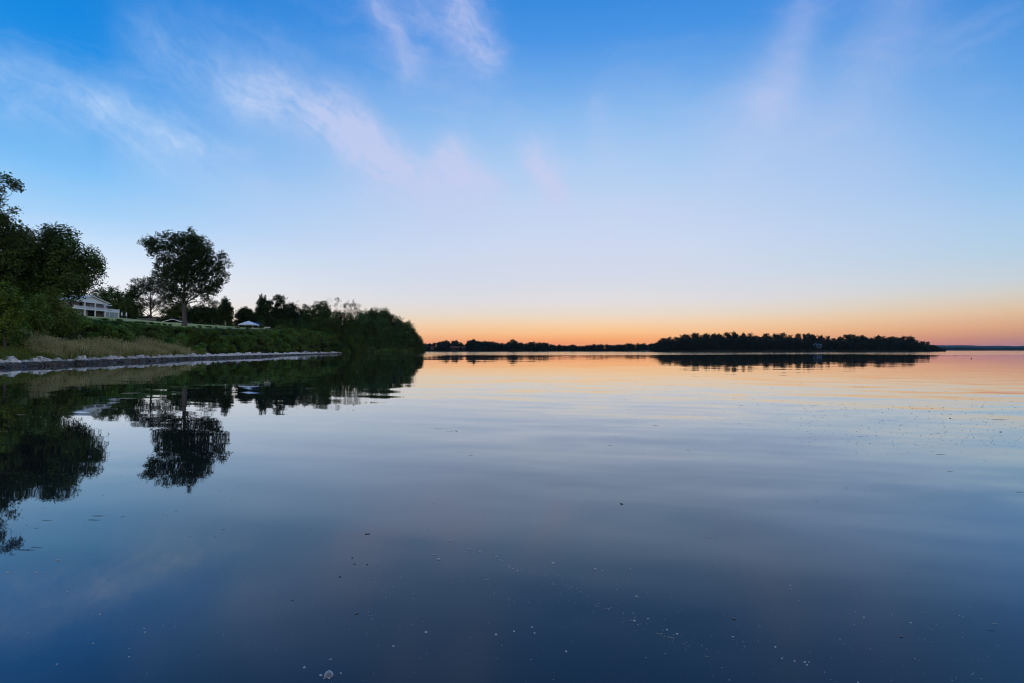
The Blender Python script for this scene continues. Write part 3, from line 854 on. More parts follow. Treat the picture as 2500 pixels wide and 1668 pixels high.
# wooded point: dome of trees running down to the water
PT = []
for s, (h, w) in enumerate([(17, 12), (15, 13), (19, 12), (13, 11)]):
    q, sk, br = proto_tree(200 + s, h, w, 12, 300, 16, 0.55, 0.62, None, None, 0.02)
    me_c = quads_mesh('crown', q, [M['leaf'], M['bark']], br); me_t = sk.mesh('trunk', [M['bark']])
    PT.append((h, w, me_c, me_t))
rp = random.Random(77)
POINT_TOP = [(855, 800), (868, 775), (885, 757), (905, 751), (935, 751), (950, 757), (965, 770), (985, 778), (1000, 792), (1015, 805), (1027, 828), (1034, 843)]
def point_top(px): return float(np.interp(px, [a for a, _ in POINT_TOP], [b for _, b in POINT_TOP]))
n = 0
spots = []
for px in np.arange(860, 1032, 7.5):             # crest row
    spots.append((px + rp.uniform(-2, 2), rp.uniform(18, 34), 1.0))
for px in np.arange(800, 1030, 9):               # mid slope
    spots.append((px + rp.uniform(-3, 3), rp.uniform(8, 15), 0.70))
for px in np.arange(795, 1032, 8):               # water's edge
    spots.append((px + rp.uniform(-3, 3), rp.uniform(1.0, 4.5), 0.36))
for px, inland, frac in spots:
    # solve distance so that the tree stands 'inland' metres behind the shore on this line of sight
    best = None
    for D in np.arange(225, 436, 1.5):
        x = (px - 1250) / F * D
        e = abs((float(shore_x(D)) - x) - inland)
        if best is None or e < best[0]: best = (e, D, x)
    _, D, x = best
    z = gz(x, D)
    ptop = point_top(px) if px > 858 else 800 - (px - 858) * 0.05
    ptop = HOR - (HOR - ptop) * frac + (0 if frac == 1.0 else rp.uniform(-4, 4))
    H = (HOR - ptop) / F * D + 2 - z
    H = max(2.5, H)
    h, w, mc, mt = PT[n % 4]
    root = empty('point_tree', (x, D, z - 0.2), rp.uniform(0, 6.28))
    lab = {1.0: 'dark leafy tree on the crest of the wooded point', 0.70: 'dark leafy tree halfway up the wooded point', 0.36: 'low tree overhanging the water along the wooded point'}[frac]
    tag(root, lab, 'tree', {1.0: 'trees on the crest of the wooded point', 0.70: 'trees on the slope of the wooded point', 0.36: 'trees overhanging the water at the wooded point'}[frac])
    sxy = max(0.55, min(1.25, H / h)) if frac > 0.5 else 0.55
    root.scale = (sxy, sxy, H / h)
    link('crown', mc, root); link('trunk', mt, root)
    n += 1

# dark wood edge behind the lawn and along the back of the bank
UNDER = [(225, 745), (300, 757), (340, 766), (420, 768), (470, 760), (540, 764), (568, 776), (580, 776), (620, 772), (640, 765), (700, 758), (740, 764), (780, 762), (800, 752), (830, 757), (850, 760), (872, 766)]
def under_row(px0, px1, step, dist, drop, lab, grp):
    px = px0
    while px < px1:
        D = dist(px) + rp.uniform(-3, 3)
        x = (px - 1250) / F * D; z = gz(x, D)
        yt = float(np.interp(px, [a for a, _ in UNDER], [b for _, b in UNDER])) + drop + rp.uniform(-4, 5)
        H = max(2.2, (HOR - yt) / F * D + 2 - z)
        h, w, mc, mt = PT[rp.randrange(4)]
        root = empty('wood_edge_tree', (x, D, z - 0.2), rp.uniform(0, 6.28)); tag(root, lab, 'tree', grp)
        q = max(0.32, min(0.8, H / h * 1.1)); root.scale = (q, q, H / h)
        link('crown', mc, root); link('trunk', mt, root)
        px += step * rp.uniform(0.8, 1.2)
under_row(228, 560, 8, lambda p: 246, 0, 'dark bushy tree in the wood edge behind the lawn, left of the canopy', 'wood edge trees behind the lawn')
under_row(562, 640, 12, lambda p: 238, 0, 'dark bushy tree in the low wood edge behind the white canopy', 'wood edge trees behind the canopy')
under_row(640, 875, 13, lambda p: at_inland(p, 32), 0, 'dark bushy tree in the wood between the canopy and the wooded point', 'wood trees between canopy and point')
under_row(668, 880, 14, lambda p: at_inland(p, 20 - max(0, p - 760) * 0.05), 17, 'low dark tree along the front of the wood between canopy and point', 'low trees along the front of the wood')
# shrubs on the bank
SH = []
for s in range(5):
    rng = np.random.default_rng(300 + s)
    lobes = []
    for i in range(9):
        an = rng.uniform(0, 6.28); r_ = rng.uniform(0.2, 1.15)
        z = rng.uniform(0.5, 2.3) * (1 - 0.25 * r_)
        q = rng.uniform(0.5, 0.85)
        lobes.append((r_ * math.cos(an), r_ * math.sin(an), z, q, q, q * 0.8))
    tips = sample_lobes(rng, lobes, 190, 0.28)
    b_ = MB()
    for k in range(14):
        e = tips[rng.integers(len(tips))]
        b_.tube([(rng.normal(0, .15), rng.normal(0, .15), -0.3), e * 0.55 + rng.normal(0, .08, 3), e], [0.04, 0.03, 0.012], 4, cap=False)
    SH.append([quads_mesh('shrub', leaf_quads(rng, tips, 12, 0.17, 0.27, 0.8, 0.62, 0.5, 1.6, np.array((0, 0, 0.3))), [M['leaf_shrub'], M['bark']], b_),
               quads_mesh('shrub', leaf_quads(rng, tips, 12, 0.17, 0.27, 0.8, 0.62, 0.5, 1.6, np.array((0, 0, 0.3))), [M['leaf_light'], M['bark']], b_)])
rs = random.Random(91)
ZONES = [(30, 112, 'bank above the tall grass', 'near bank'),
         (112, 185, 'steep bank below the solitary tree', 'middle bank'),
         (185, 330, 'far bank just before the wooded point', 'far bank')]
y = 46.0
while y < 325:
    step = 1.95 + y * 0.008
    for row, (f0, f1) in enumerate([(0.0, 0.16), (0.22, 0.38), (0.45, 0.62), (0.68, 0.88)]):
        yy = y + rs.uniform(-1, 1)
        shelf = float(np.interp(yy, [0, 118, 150, 290], [1.0, 1.0, 0.35, 0.0]))
        d0 = 1.9 + 3.7 * shelf
        d = d0 + rs.uniform(f0, f1) * 9.5
        x = float(shore_x(yy)) - d
        sc = (0.9, 1.2, 1.15, 0.66)[row] * rs.uniform(0.65, 1.3)
        if yy > 180: sc *= 1.1
        if row == 3 and 130 < yy < 215: sc *= 0.6
        if rs.random() < 0.06: continue
        scz = sc * rs.uniform(0.85, 1.15)
        zg = gz(x, yy)
        if 92 < yy < 222:
            scz = min(scz, max(0.22, (float(np.interp(yy, ZBY, ZBV)) - 0.2 - zg) / 2.7))
            if scz < 0.5: sc = min(sc, 0.75)
        zn = 0 if yy < 112 else (1 if yy < 185 else 2)
        lt = 1 if rs.random() < 0.18 else 0
        me_ = SH[rs.randrange(5)][lt]
        o = link('shrub', me_, None, (x, yy, zg - 0.15), rs.uniform(0, 6.28))
        o.scale = (sc, sc, scz)
        hue = ('dark green', 'bright green')[lt]
        rowt = ('at the foot of', 'low on', 'high on', 'on the lip of')[row]
        tag(o, 'leafy %s shrub %s the %s' % (hue, rowt, ZONES[zn][2]), 'shrub', '%s shrubs %s the %s' % (hue, rowt, ZONES[zn][3]))
    y += step

y = 288.0
while y < 432:
    x = float(shore_x(y)) - rs.uniform(0.2, 1.8)
    o = link('shrub', SH[rs.randrange(5)][0], None, (x, y, gz(x, y) - 0.35), rs.uniform(0, 6.28)); q = rs.uniform(1.0, 1.7); o.scale = (q, q, q)
    tag(o, 'low dark shrub hanging over the waterline of the wooded point', 'shrub', 'shrubs at the waterline of the point')
    y += rs.uniform(1.6, 2.6)

# ------------------------------------------------------------------ tall grass along the shore
def grass(name, n, ylo, yhi, dlo, dhi, h, m_, seed, label, seedheads=0.3, front=0.0):
    rng = np.random.default_rng(seed)
    yy = rng.uniform(ylo, yhi, n)
    dd = rng.uniform(dlo, dhi, n)
    xx = shore_x(yy) - dd
    zz_ = ground_z(xx, yy) - 0.05
    hh = h * rng.uniform(0.5, 1.2, n) * (0.72 + 0.22 * np.sin(yy * 0.9 + dd * 1.3) + 0.22 * np.sin(yy * 0.37 + 1 + dd * 0.5) + 0.14 * np.sin(yy * 2.3 + dd * 2.1))
    an = rng.uniform(0, 6.28, n); ln = rng.uniform(0.05, 0.35, n) * hh
    tx = xx + np.cos(an) * ln; ty = yy + np.sin(an) * ln
    w = rng.uniform(0.018, 0.045, n)
    wa = rng.uniform(0, 6.28, n)
    ux, uy = np.cos(wa) * w, np.sin(wa) * w
    b0 = np.stack([xx - ux, yy - uy, zz_], 1); b1 = np.stack([xx + ux, yy + uy, zz_], 1)
    t0 = np.stack([tx + ux * .3, ty + uy * .3, zz_ + hh], 1); t1 = np.stack([tx - ux * .3, ty - uy * .3, zz_ + hh], 1)
    Vq = np.stack([b0, b1, t0, t1], 1)
    k = rng.uniform(0, 1, n) < seedheads
    c = np.stack([tx, ty, zz_ + hh], 1)[k]
    Vs = leaf_quads(rng, c, 3, 0.07, 0.17, 0.1, 0.5)
    return tag(link(name, quads_mesh(name, np.concatenate([Vq, Vs]), [m_])), label, kind='stuff')
grass('shore_grass', 22000, 32, 82, 0.9, 5.8, 1.15, M['reed_green'], 401, 'green tall grass above the first stonework', 0.2)
grass('reed_bed', 26000, 76, 128, 1.3, 6.2, 2.2, M['reed_tan'], 402, 'tan feathery tall grass above the long stonework', 0.5)
grass('reed_undergrowth', 26000, 70, 134, 1.0, 6.0, 1.55, M['reed_green'], 403, 'green undergrowth among the tan grass', 0.1)
grass('bank_edge_grass', 5000, 96, 215, 13.0, 14.6, 0.2, M['reed_green'], 404, 'rough grass along the lip of the lawn', 0.2)

# ------------------------------------------------------------------ stone revetments
ROCKS = []
for s in range(10):
    rng = np.random.default_rng(500 + s)
    L, Wd, T = 0.5, 0.34 * rng.uniform(0.8, 1.2), 0.20 * rng.uniform(0.8, 1.3)
    pts = []
    for sx in (-1, 1):
        for sy in (-1, 1):
            for sz in (-1, 1):
                for ch in range(3):
                    f = [1.0, 1.0, 1.0]; f[ch] *= rng.uniform(0.62, 0.92)
                    pts.append((sx * L * f[0] * rng.uniform(0.85, 1.05), sy * Wd * f[1] * rng.uniform(0.8, 1.05), sz * T * f[2] * rng.uniform(0.8, 1.1)))
    import bmesh
    bm = bmesh.new()
    for p in pts: bm.verts.new(p)
    res = bmesh.ops.convex_hull(bm, input=bm.verts)
    for v_ in [v_ for v_ in bm.verts if not v_.link_faces]: bm.verts.remove(v_)
    me_ = bpy.data.meshes.new('stone'); bm.to_mesh(me_); bm.free()
    me_.materials.append(M['rock']); me_.update()
    ROCKS.append(me_)
from mathutils import Euler, Matrix, Vector
def stone_spots(ylo, yhi, seed):
    r_ = random.Random(seed); out_ = []
    y = ylo
    while y < yhi:
        far = y > 130
        for (d, z, tilt, sc, lean) in [(-0.15, 0.0, 0.5, 1.0, 0.9), (0.15, 0.18, 0.65, 0.95, 0.9), (0.45, 0.38, 0.6, 0.95, 0.8), (0.8, 0.52, 0.5, 1.0, 0.6), (1.2, 0.62, 0.34, 1.5, 0.3)]:
            yy = y + r_.uniform(-0.3, 0.3)
            if r_.random() < (0.34 if sc > 1.2 else 0.06): continue
            taper = min(1.0, max(0.15, min(yy - ylo, yhi - yy) / 2.5)) if not far else 1.0
            zz2 = z * (0.55 + 0.45 * taper) + r_.uniform(-0.13, 0.10) + 0.10 * math.sin(yy * 0.7) * (z > .5)
            x = float(shore_x(yy)) - d + r_.uniform(-0.12, 0.12)
            e = (r_.uniform(-0.25, 0.25) + lean * 0.3, tilt + r_.uniform(-0.25, 0.3), 1.57 + r_.uniform(-0.5, 0.5))
            s_ = sc * r_.uniform(0.5, 1.0) * (1.0 + (y > 110) * 0.12)
            out_.append((x, yy, zz2, e, s_, r_.randrange(10)))
        y += r_.uniform(0.5, 0.8) * (1.0 + max(0, y - 110) * 0.004)
    return out_
def revetment(name, spots, label, anchor):
    root = empty(name, anchor)
    tag(root, label, 'stone wall')
    for (x, y, z, e, s_, k) in spots[:300]:
        o = bpy.data.objects.new('stone', ROCKS[k]); COL.objects.link(o)
        o.parent = root
        o.location = (x - anchor[0], y - anchor[1], z - anchor[2]); o.rotation_euler = e; o.scale = (s_, s_ * 1.05, s_ * 1.1)
    rest = spots[300:]
    if rest:
        b_ = MB()
        for (x, y, z, e, s_, k) in rest:
            Mx = Matrix.LocRotScale(Vector((x - anchor[0], y - anchor[1], z - anchor[2])), Euler(e), Vector((s_, s_ * 1.05, s_ * 1.1)))
            src = ROCKS[k]
            b_.add([Mx @ v_.co for v_ in src.vertices], [tuple(p.vertices) for p in src.polygons])
        o = link('stones_beyond', b_.mesh('stones_beyond', [M['rock']]), root); o['kind'] = 'stuff'
    return root
revetment('stone_revetment', stone_spots(34, 79.2, 1)[::-1], 'short stacked stone shoreline wall at the left edge with pale dry tops', (float(shore_x(65)), 65.0, 0.0))
revetment('stone_revetment', stone_spots(81.6, 285, 2), 'long stacked stone shoreline wall running away toward the wooded point', (float(shore_x(100)), 100.0, 0.0))
for i, (y, off, s_) in enumerate([(79.9, 0.1, 0.5), (80.4, 0.5, 0.42), (80.9, 0.15, 0.5), (80.2, -0.3, 0.35), (81.1, -0.2, 0.4), (80.6, -0.5, 0.3)]):
    o = link('loose_stone', ROCKS[i], None, (float(shore_x(y)) - off, y, 0.10 + 0.1 * max(0, off)), i * 1.3)
    o.scale = (s_, s_, s_ * 1.3)
    tag(o, 'loose stone lying in the gap between the two stone walls', 'stone', 'loose stones in the gap of the stone wall')

# ------------------------------------------------------------------ the white house (front faces the lake)
HX = -150.0; HZ = gz(-149, 206) - 0.05
dzf = (14.0 - HZ)
house = empty('house', (HX, 206.0, HZ))
tag(house, 'white two storey house with a columned porch and balcony on the lawn', 'house')
def part(name, boxes, mkey, parent=house):
    b_ = MB()
    for bx_ in boxes: b_.box(*bx_)
    return link(name, b_.mesh(name, [M[mkey]]), parent)
Y0, Y1 = -11.0, 11.5         # along the front, local y; local x: 0 front plane, negative = inland; z from ground
FL, RT, EV = 2.35, 3.45, 5.35
part('foundation', [(-13, 0.15, Y0, Y1, -1.2, 0.06)], 'garden_stone')
part('wall', [(-12, -3.0, Y0, 4.0, 0.06, FL - 0.003)], 'beige')
part('upper_wall', [(-12, -3.0, Y0, 5.5, FL + 0.42, EV - 0.15)], 'beige')
part('wing_wall', [(-10, -3.2, 5.503, 9.6, FL + 0.42, EV - 0.5)], 'beige')
part('balcony_floor', [(-12.2, 0.0, Y0, Y1, FL, FL + 0.415)], 'white')
for yy in (-6.0, -1.0, 3.8, 11.2):
    part('column', [(-0.38, -0.04, yy - 0.17, yy + 0.17, 0.062, FL - 0.004)], 'white')
for yy in (-6.0, -1.0, 3.8):
    part('column', [(-0.38, -0.04, yy - 0.15, yy + 0.15, FL + 0.42, EV - 0.02)], 'white')
rail = part('railing', [(-0.16, -0.04, Y0, Y1, RT - 0.07, RT), (-0.14, -0.06, Y0, Y1, FL + 0.52, FL + 0.58),
                        (-3.0, -0.2, Y1 - 0.12, Y1 - 0.02, RT - 0.07, RT), (-3.0, -0.2, Y1 - 0.1, Y1 - 0.04, FL + 0.52, FL + 0.58)], 'white')
bal = [(-0.13, -0.07, yv, yv + 0.06, FL + 0.583, RT - 0.073) for yv in np.arange(Y0 + 0.05, Y1 - 0.1, 0.17)]
bal += [(xv, xv + 0.06, Y1 - 0.1, Y1 - 0.04, FL + 0.583, RT - 0.073) for xv in np.arange(-2.9, -0.3, 0.17)]
o = part('balusters', bal, 'white', rail); o['kind'] = 'stuff'
for yv in (-11.0 + .1, 7.4, Y1 - 0.25):
    part('rail_post', [(-0.2, -0.02, yv, yv + 0.18, FL + 0.417, RT + 0.12)], 'white', rail)
# ground floor openings: two pale windows, a door, a dark panel for the open bay's shade and the screened bay
for (a, b_) in ((-8.2, -6.7), (-5.7, -4.5), (-2.6, -1.5)):
    w = part('window', [(-2.99, -2.93, a - 0.08, b_ + 0.08, 0.5, 2.1)], 'white')
    part('pane', [(-2.927, -2.90, a, b_, 0.58, 2.02)], 'curtain', w)
dr = part('door', [(-2.99, -2.92, -4.2, -3.1, 0.07, 2.1)], 'beige'); part('door_frame', [(-2.99, -2.90, -4.32, -4.205, 0.07, 2.2), (-2.99, -2.90, -3.095, -2.98, 0.07, 2.2)], 'white', dr)
part('bay_shade_panel', [(-2.98, -2.88, -0.7, 3.5, 0.07, 2.25)], 'dark')  # near-black slab on the wall paints the shade inside the bay
sc_ = part('screened_bay', [(-0.30, -0.12, 4.05, 11.0, 0.065, 0.25), (-0.30, -0.12, 4.05, 11.0, 2.15, FL - 0.005), (-0.30, -0.12, 4.02, 4.2, 0.253, 2.147),
                            (-0.30, -0.12, 6.2, 6.33, 0.253, 2.147), (-0.30, -0.12, 9.0, 9.13, 0.253, 2.147), (-0.30, -0.12, 10.72, 10.9, 0.253, 2.147)], 'siding')
for (a, b_) in ((4.203, 6.197), (6.333, 8.997), (9.133, 10.717)):
    part('screen_panel', [(-0.24, -0.18, a, b_, 0.253, 2.147)], 'screen', sc_)
part('side_wall', [(-12, -0.32, 10.75, 10.95, 0.06, FL - 0.003)], 'siding')
for (a, b_) in ((-9.5, -8.3), (-5.0, -3.6), (-2.8, -1.6), (0.2, 1.5), (2.6, 3.4)):
    w = part('window', [(-2.99, -2.93, a - 0.08, b_ + 0.08, FL + 0.9, EV - 0.45)], 'white')
    part('pane', [(-2.927, -2.90, a, b_, FL + 0.98, EV - 0.53)], 'dark' if a < 0 else 'curtain', w)
# main roof: gable toward the lake with white rake boards
def prism(name, x0, x1, ya, yb, ze, yp, zp, mkey, parent, th=0.18):
    b_ = MB()
    for (p, q) in (((ya, ze), (yp, zp)), ((yp, zp), (yb, ze))):
        vs = [(x, yy, zz + k) for x in (x0, x1) for (yy, zz) in (p, q) for k in (0, th)]
        b_.add(vs, [(0, 1, 3, 2), (4, 6, 7, 5), (0, 4, 5, 1), (2, 3, 7, 6), (1, 5, 7, 3), (0, 2, 6, 4)])
    return link(name, b_.mesh(name, [M[mkey]]), parent)
roof = prism('roof', -13, 0.45, Y0 - 1.2, 5.6, EV - 0.1, -3.2, EV + 2.0, 'shingle', house)
prism('rake_board', 0.453, 0.56, Y0 - 1.2, 5.6, EV - 0.22, -3.2, EV + 1.88, 'white', roof, 0.26)
gb = MB(); gb.add([(-0.2, Y0 - 0.6, EV - 0.02), (-0.2, 5.0, EV - 0.02), (-0.2, -3.2, EV + 1.87), (-0.35, Y0 - 0.6, EV - 0.02), (-0.35, 5.0, EV - 0.02), (-0.35, -3.2, EV + 1.87)],
                 [(0, 1, 2), (3, 5, 4), (0, 3, 4, 1), (1, 4, 5, 2), (2, 5, 3, 0)])
link('gable', gb.mesh('gable', [M['siding']]), house)
part('eave_beam', [(-0.45, 0.0, Y0, 5.2, EV - 0.45, EV - 0.024)], 'white')
part('wing_roof', [(-10.5, -2.2, 5.62, 10.4, EV - 0.48, EV - 0.25)], 'siding')

# closed garden parasols beside the house
def parasol(px, D, h, label):
    x = (px - 1250) / F * D; z = gz(x, D)
    r_ = empty('parasol', (x, D, z)); tag(r_, label, 'parasol', None)
    b_ = MB(); b_.tube([(0, 0, -0.1), (0, 0, h)], [0.035, 0.03], 6); link('pole', b_.mesh('pole', [M['white']]), r_)
    b_ = MB(); b_.tube([(0, 0, h * 0.42), (0, 0, h * 0.5), (0, 0, h * 0.75), (0, 0, h * 0.97), (0, 0, h * 1.02)], [0.20, 0.27, 0.22, 0.08, 0.02], 8)
    link('folded_canopy', b_.mesh('folded_canopy', [M['canvas']]), r_)
    b_ = MB(); b_.tube([(0, 0, -0.05), (0, 0, 0.08)], [0.3, 0.28], 10); link('base', b_.mesh('base', [M['garden_stone']]), r_)
parasol(297.5, 224, 2.4, 'closed white parasol nearest the right corner of the house')
parasol(308.5, 226, 2.6, 'closed white parasol farther from the house, in front of dark trees')
gw = MB()
for k in range(14):
    x0 = -149.5 + k * 0.55; gw.box(x0, x0 + 0.52, 226.5 + rr.uniform(-.03, .03), 227.0, gz(-146, 226.7) - 1.0, gz(-146, 226.7) + 0.75 + rr.uniform(-0.06, 0.06))
tag(link('garden_wall', gw.mesh('garden_wall', [M['garden_stone']])), 'low dark garden wall right of the parasols', 'wall')

# half hidden building with a low dark roof
sx, sy = -131.0, 220.0; sz = gz(sx, sy)
shed = empty('shed', (sx, sy, sz)); tag(shed, 'low building with a dark roof and white trimmed gable half hidden behind the lawn', 'shed')
top = P(412, 779.5, 218)[2] - sz
part('wall', [(-7.0, 4.0, -3, 2.6, -0.5, top - 1.15)], 'garden_stone', shed)
b_ = MB(); xa, xb, xp = -1.6, 5.0, 1.7
vs = [(x, yy, z + k) for yy in (-3.4, 3.0) for (x, z) in ((xa - 0.6, top - 1.15), (xp, top - 0.12), (xb + 0.4, top - 1.15)) for k in (0, 0.12)]
b_.add(vs, [(0, 1, 3, 2), (2, 3, 5, 4), (6, 8, 9, 7), (8, 10, 11, 9), (1, 7, 9, 3), (3, 9, 11, 5), (0, 2, 8, 6), (2, 4, 10, 8), (0, 6, 7, 1), (4, 5, 11, 10)])
rf = link('roof', b_.mesh('roof', [M['dark_roof']]), shed)
b_ = MB()
for (p, q) in (((xa - 0.6, top - 1.2), (xp, top - 0.14)), ((xp, top - 0.14), (xb + 0.4, top - 1.2))):
    vs = [(x, yy, z + k) for yy in (-3.53, -3.405) for (x, z) in (p, q) for k in (0, 0.19)]
    b_.add(vs, [(0, 1, 3, 2), (4, 6, 7, 5), (0, 4, 5, 1), (2, 3, 7, 6), (1, 5, 7, 3), (0, 2, 6, 4)])
link('fascia', b_.mesh('fascia', [M['white']]), rf)
b_ = MB(); b_.box(-8.0, -2.25, -3.2, 3.0, top - 1.0, top - 0.72); link('flat_roof', b_.mesh('flat_roof', [M['dark_roof']]), shed)

# white canopy on the bank
cx, cy = P(607, 0, 216)[0], 216.0; cz = gz(cx, cy)
can = empty('canopy', (cx, cy, cz)); tag(can, 'white pointed canopy roof standing at the lip of the bank', 'canopy')
zt = P(608, 783.5, 216)[2] - cz; ze_ = P(608, 792.5, 216)[2] - cz
b_ = MB(); w_ = 2.75
b_.add([(-w_, -w_, ze_), (w_, -w_, ze_), (w_, w_, ze_), (-w_, w_, ze_), (0, 0, zt)], [(0, 1, 4), (1, 2, 4), (2, 3, 4), (3, 0, 4)])
link('canopy_roof', b_.mesh('canopy_roof', [M['canvas']]), can)
b_ = MB()
for (a, b2, c, d2) in ((-w_, w_, -w_ - 0.02, -w_ + 0.0), (-w_, w_, w_, w_ + 0.02)):
    b_.box(a, b2, c, d2, ze_ - 0.28, ze_ - 0.003)
    b_.box(c, d2, a, b2, ze_ - 0.28, ze_ - 0.003)
link('valance', b_.mesh('valance', [M['canvas']]), can)
for sx2 in (-1, 1):
    for sy2 in (-1, 1):
        b_ = MB(); b_.tube([(sx2 * (w_ - 0.1), sy2 * (w_ - 0.1), -0.4), (sx2 * (w_ - 0.1), sy2 * (w_ - 0.1), ze_ - 0.01)], [0.04, 0.04], 6)
        link('leg', b_.mesh('leg', [M['white']]), can)
# dark blue covered frame behind it
x, y = P(622, 0, 222)[0], 222.0
tp_ = empty('tarp_shelter', (x, y, gz(x, y))); tag(tp_, 'dark blue tarp shelter peeking out behind the white canopy', 'shelter')
h_ = P(620, 786, 222)[2] - gz(x, y)
b_ = MB(); b_.add([(-2.4, -2, h_ - 1.2), (2.4, -2, h_ - 1.2), (2.4, 2, h_ - 1.2), (-2.4, 2, h_ - 1.2), (-1.2, 0, h_), (1.0, 0, h_ - 0.1)], [(0, 1, 5, 4), (1, 2, 5), (2, 3, 4, 5), (3, 0, 4)])
link('tarp', b_.mesh('tarp', [M['blue_tarp']]), tp_)
for sx2 in (-2.3, 2.3):
    b_ = MB(); b_.tube([(sx2, -1.9, -0.3), (sx2, -1.9, h_ - 1.2)], [0.05, 0.05], 6); link('pole', b_.mesh('pole', [M['dark']]), tp_)

# bare earth patch and pale boulder on the bank lip
def mound(name, x, y, rx, ry, h, mkey, label, cat=None, kind=None, seed=1):
    rng = np.random.default_rng(seed); b_ = MB(); n_ = 14; rings = 5
    vs = [(x, y, gz(x, y) + h)]
    for i in range(1, rings + 1):
        for k in range(n_):
            a = 2 * math.pi * k / n_; q = i / rings; jj = rng.uniform(0.85, 1.15)
            xx, yy = x + rx * q * jj * math.cos(a), y + ry * q * jj * math.sin(a)
            vs.append((xx, yy, gz(xx, yy) + h * math.cos(q * math.pi / 2) - 0.05 * (i == rings) + rng.normal(0, 0.03)))
    fs = [(0, 1 + k, 1 + (k + 1) % n_) for k in range(n_)]
    for i in range(rings - 1):
        for k in range(n_):
            fs.append((1 + i * n_ + k, 1 + (i + 1) * n_ + k, 1 + (i + 1) * n_ + (k + 1) % n_, 1 + i * n_ + (k + 1) % n_))
    b_.add(vs, fs)
    return tag(link(name, b_.mesh(name, [M[mkey]])), label, cat, kind=kind)
x, y = P(617, 0, 203)[0], 203.0
mound('earth_mound', x, y, 2.6, 2.2, 0.32, 'earth', 'bare reddish brown earth mound on the bank below the canopy', 'mound', None, 3)
x, y = P(653, 0, 217)[0], 217.0
o = link('boulder', ROCKS[3], None, (x, y, gz(x, y) + 0.5)); o.scale = (2.0, 1.6, 2.4)
tag(o, 'pale flat boulder on the bank lip right of the canopy', 'boulder')
# leaning dead pole in the wall's far end and pale driftwood
x, y = float(shore_x(228)) - 1.0, 228.0
b_ = MB(); b_.tube([(0, -3.0, 0.1), (0.2, 0, 0.45), (0.1, 3.5, 0.55)], [0.16, 0.22, 0.08], 7); b_.tube([(0.1, 0, 0.3), (-0.3, 0.8, 1.2)], [0.14, 0.05], 6)
tag(link('driftwood_log', b_.mesh('driftwood_log', [M['bark_pale']]), None, (x, y, 0.9)), 'pale driftwood log on the stones near the wooded point', 'log')
for i, (px, D, s_, lab) in enumerate([(905, 330, 1.1, 'small rust coloured bush at the waterline of the wooded point'), (976, 395, 1.5, 'rust coloured bush on the dark right flank of the wooded point'), (736, 205, 0.7, 'dry rust coloured bush just above the far stones')]):
    x = (px - 1250) / F * D
    xs = float(shore_x(D)) - 0.3
    o = link('rust_bush', None, None)
    COL.objects.unlink(o); bpy.data.objects.remove(o)
    rng = np.random.default_rng(700 + i)
    tips = sample_lobes(rng, [(0, 0, .9, .9, .9, .8), (.6, 0, .6, .6, .6, .5), (-.5, .3, 1.3, .5, .5, .4)], 60)
    b_ = MB(); b_.tube([(0, 0, -0.3), (0, 0.1, 1.0)], [0.05, 0.02], 5)
    o = link('rust_bush', quads_mesh('rust_bush', leaf_quads(rng, tips, 8, 0.18, 0.3), [M['leaf_rust'], M['bark']], b_), None, (max(x, xs - 6) if i != 2 else x, D, gz(x, D) if i == 2 else 0.6 + i))
    o.scale = (s_, s_, s_)
    tag(o, lab, 'bush')

# ------------------------------------------------------------------ far woods: trees on the middle shore and on the headland
FT = []
for s, (h, w, pt) in enumerate([(18, 14, 0), (17, 15, 0), (19, 13, 0), (15, 14, 0), (18, 12, 0.2), (16, 16, 0)]):
    q, sk, br = proto_tree(800 + s, h, w, 11, 260, 8, 0.7, 1.3, None, None, 0.03, pt)
    sk.add(br.v, br.f)
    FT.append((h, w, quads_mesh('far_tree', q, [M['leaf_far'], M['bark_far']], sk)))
rf_ = random.Random(5)
MID_TOP = [(985, 842), (1030, 838), (1062, 835), (1078, 829), (1096, 829), (1099, 838), (1108, 826), (1118, 830), (1128, 836), (1134, 841), (1142, 828), (1155, 826), (1168, 832), (1180, 832), (1198, 829), (1206, 835),
           (1218, 834), (1230, 837), (1246, 833), (1254, 828), (1264, 833), (1280, 836), (1292, 833), (1310, 835), (1322, 834), (1334, 834), (1342, 839), (1360, 842), (1375, 841), (1385, 842), (1400, 838), (1410, 843), (1430, 841), (1446, 839), (1460, 840), (1475, 838), (1490, 841), (1510, 838), (1540, 837), (1565, 838), (1600, 838), (1640, 838)]
HEAD_TOP = [(1592, 846), (1602, 833), (1620, 826), (1640, 820), (1655, 824), (1668, 815), (1685, 818), (1704, 809), (1716, 815), (1728, 813), (1740, 818), (1758, 815), (1776, 814), (1795, 812), (1810, 815), (1822, 816), (1845, 816), (1870, 816), (1888, 818), (1900, 813), (1922, 817), (1940, 818), (1960, 815),
            (1985, 819), (2005, 820), (2030, 820), (2050, 822), (2075, 817), (2095, 820), (2115, 822), (2137, 818), (2165, 821), (2185, 822), (2210, 820), (2228, 824), (2245, 829), (2258, 834), (2275, 839), (2290, 845), (2305, 851)]
def top_of(tb, px): return float(np.interp(px, [a for a, _ in tb], [b for _, b in tb]))
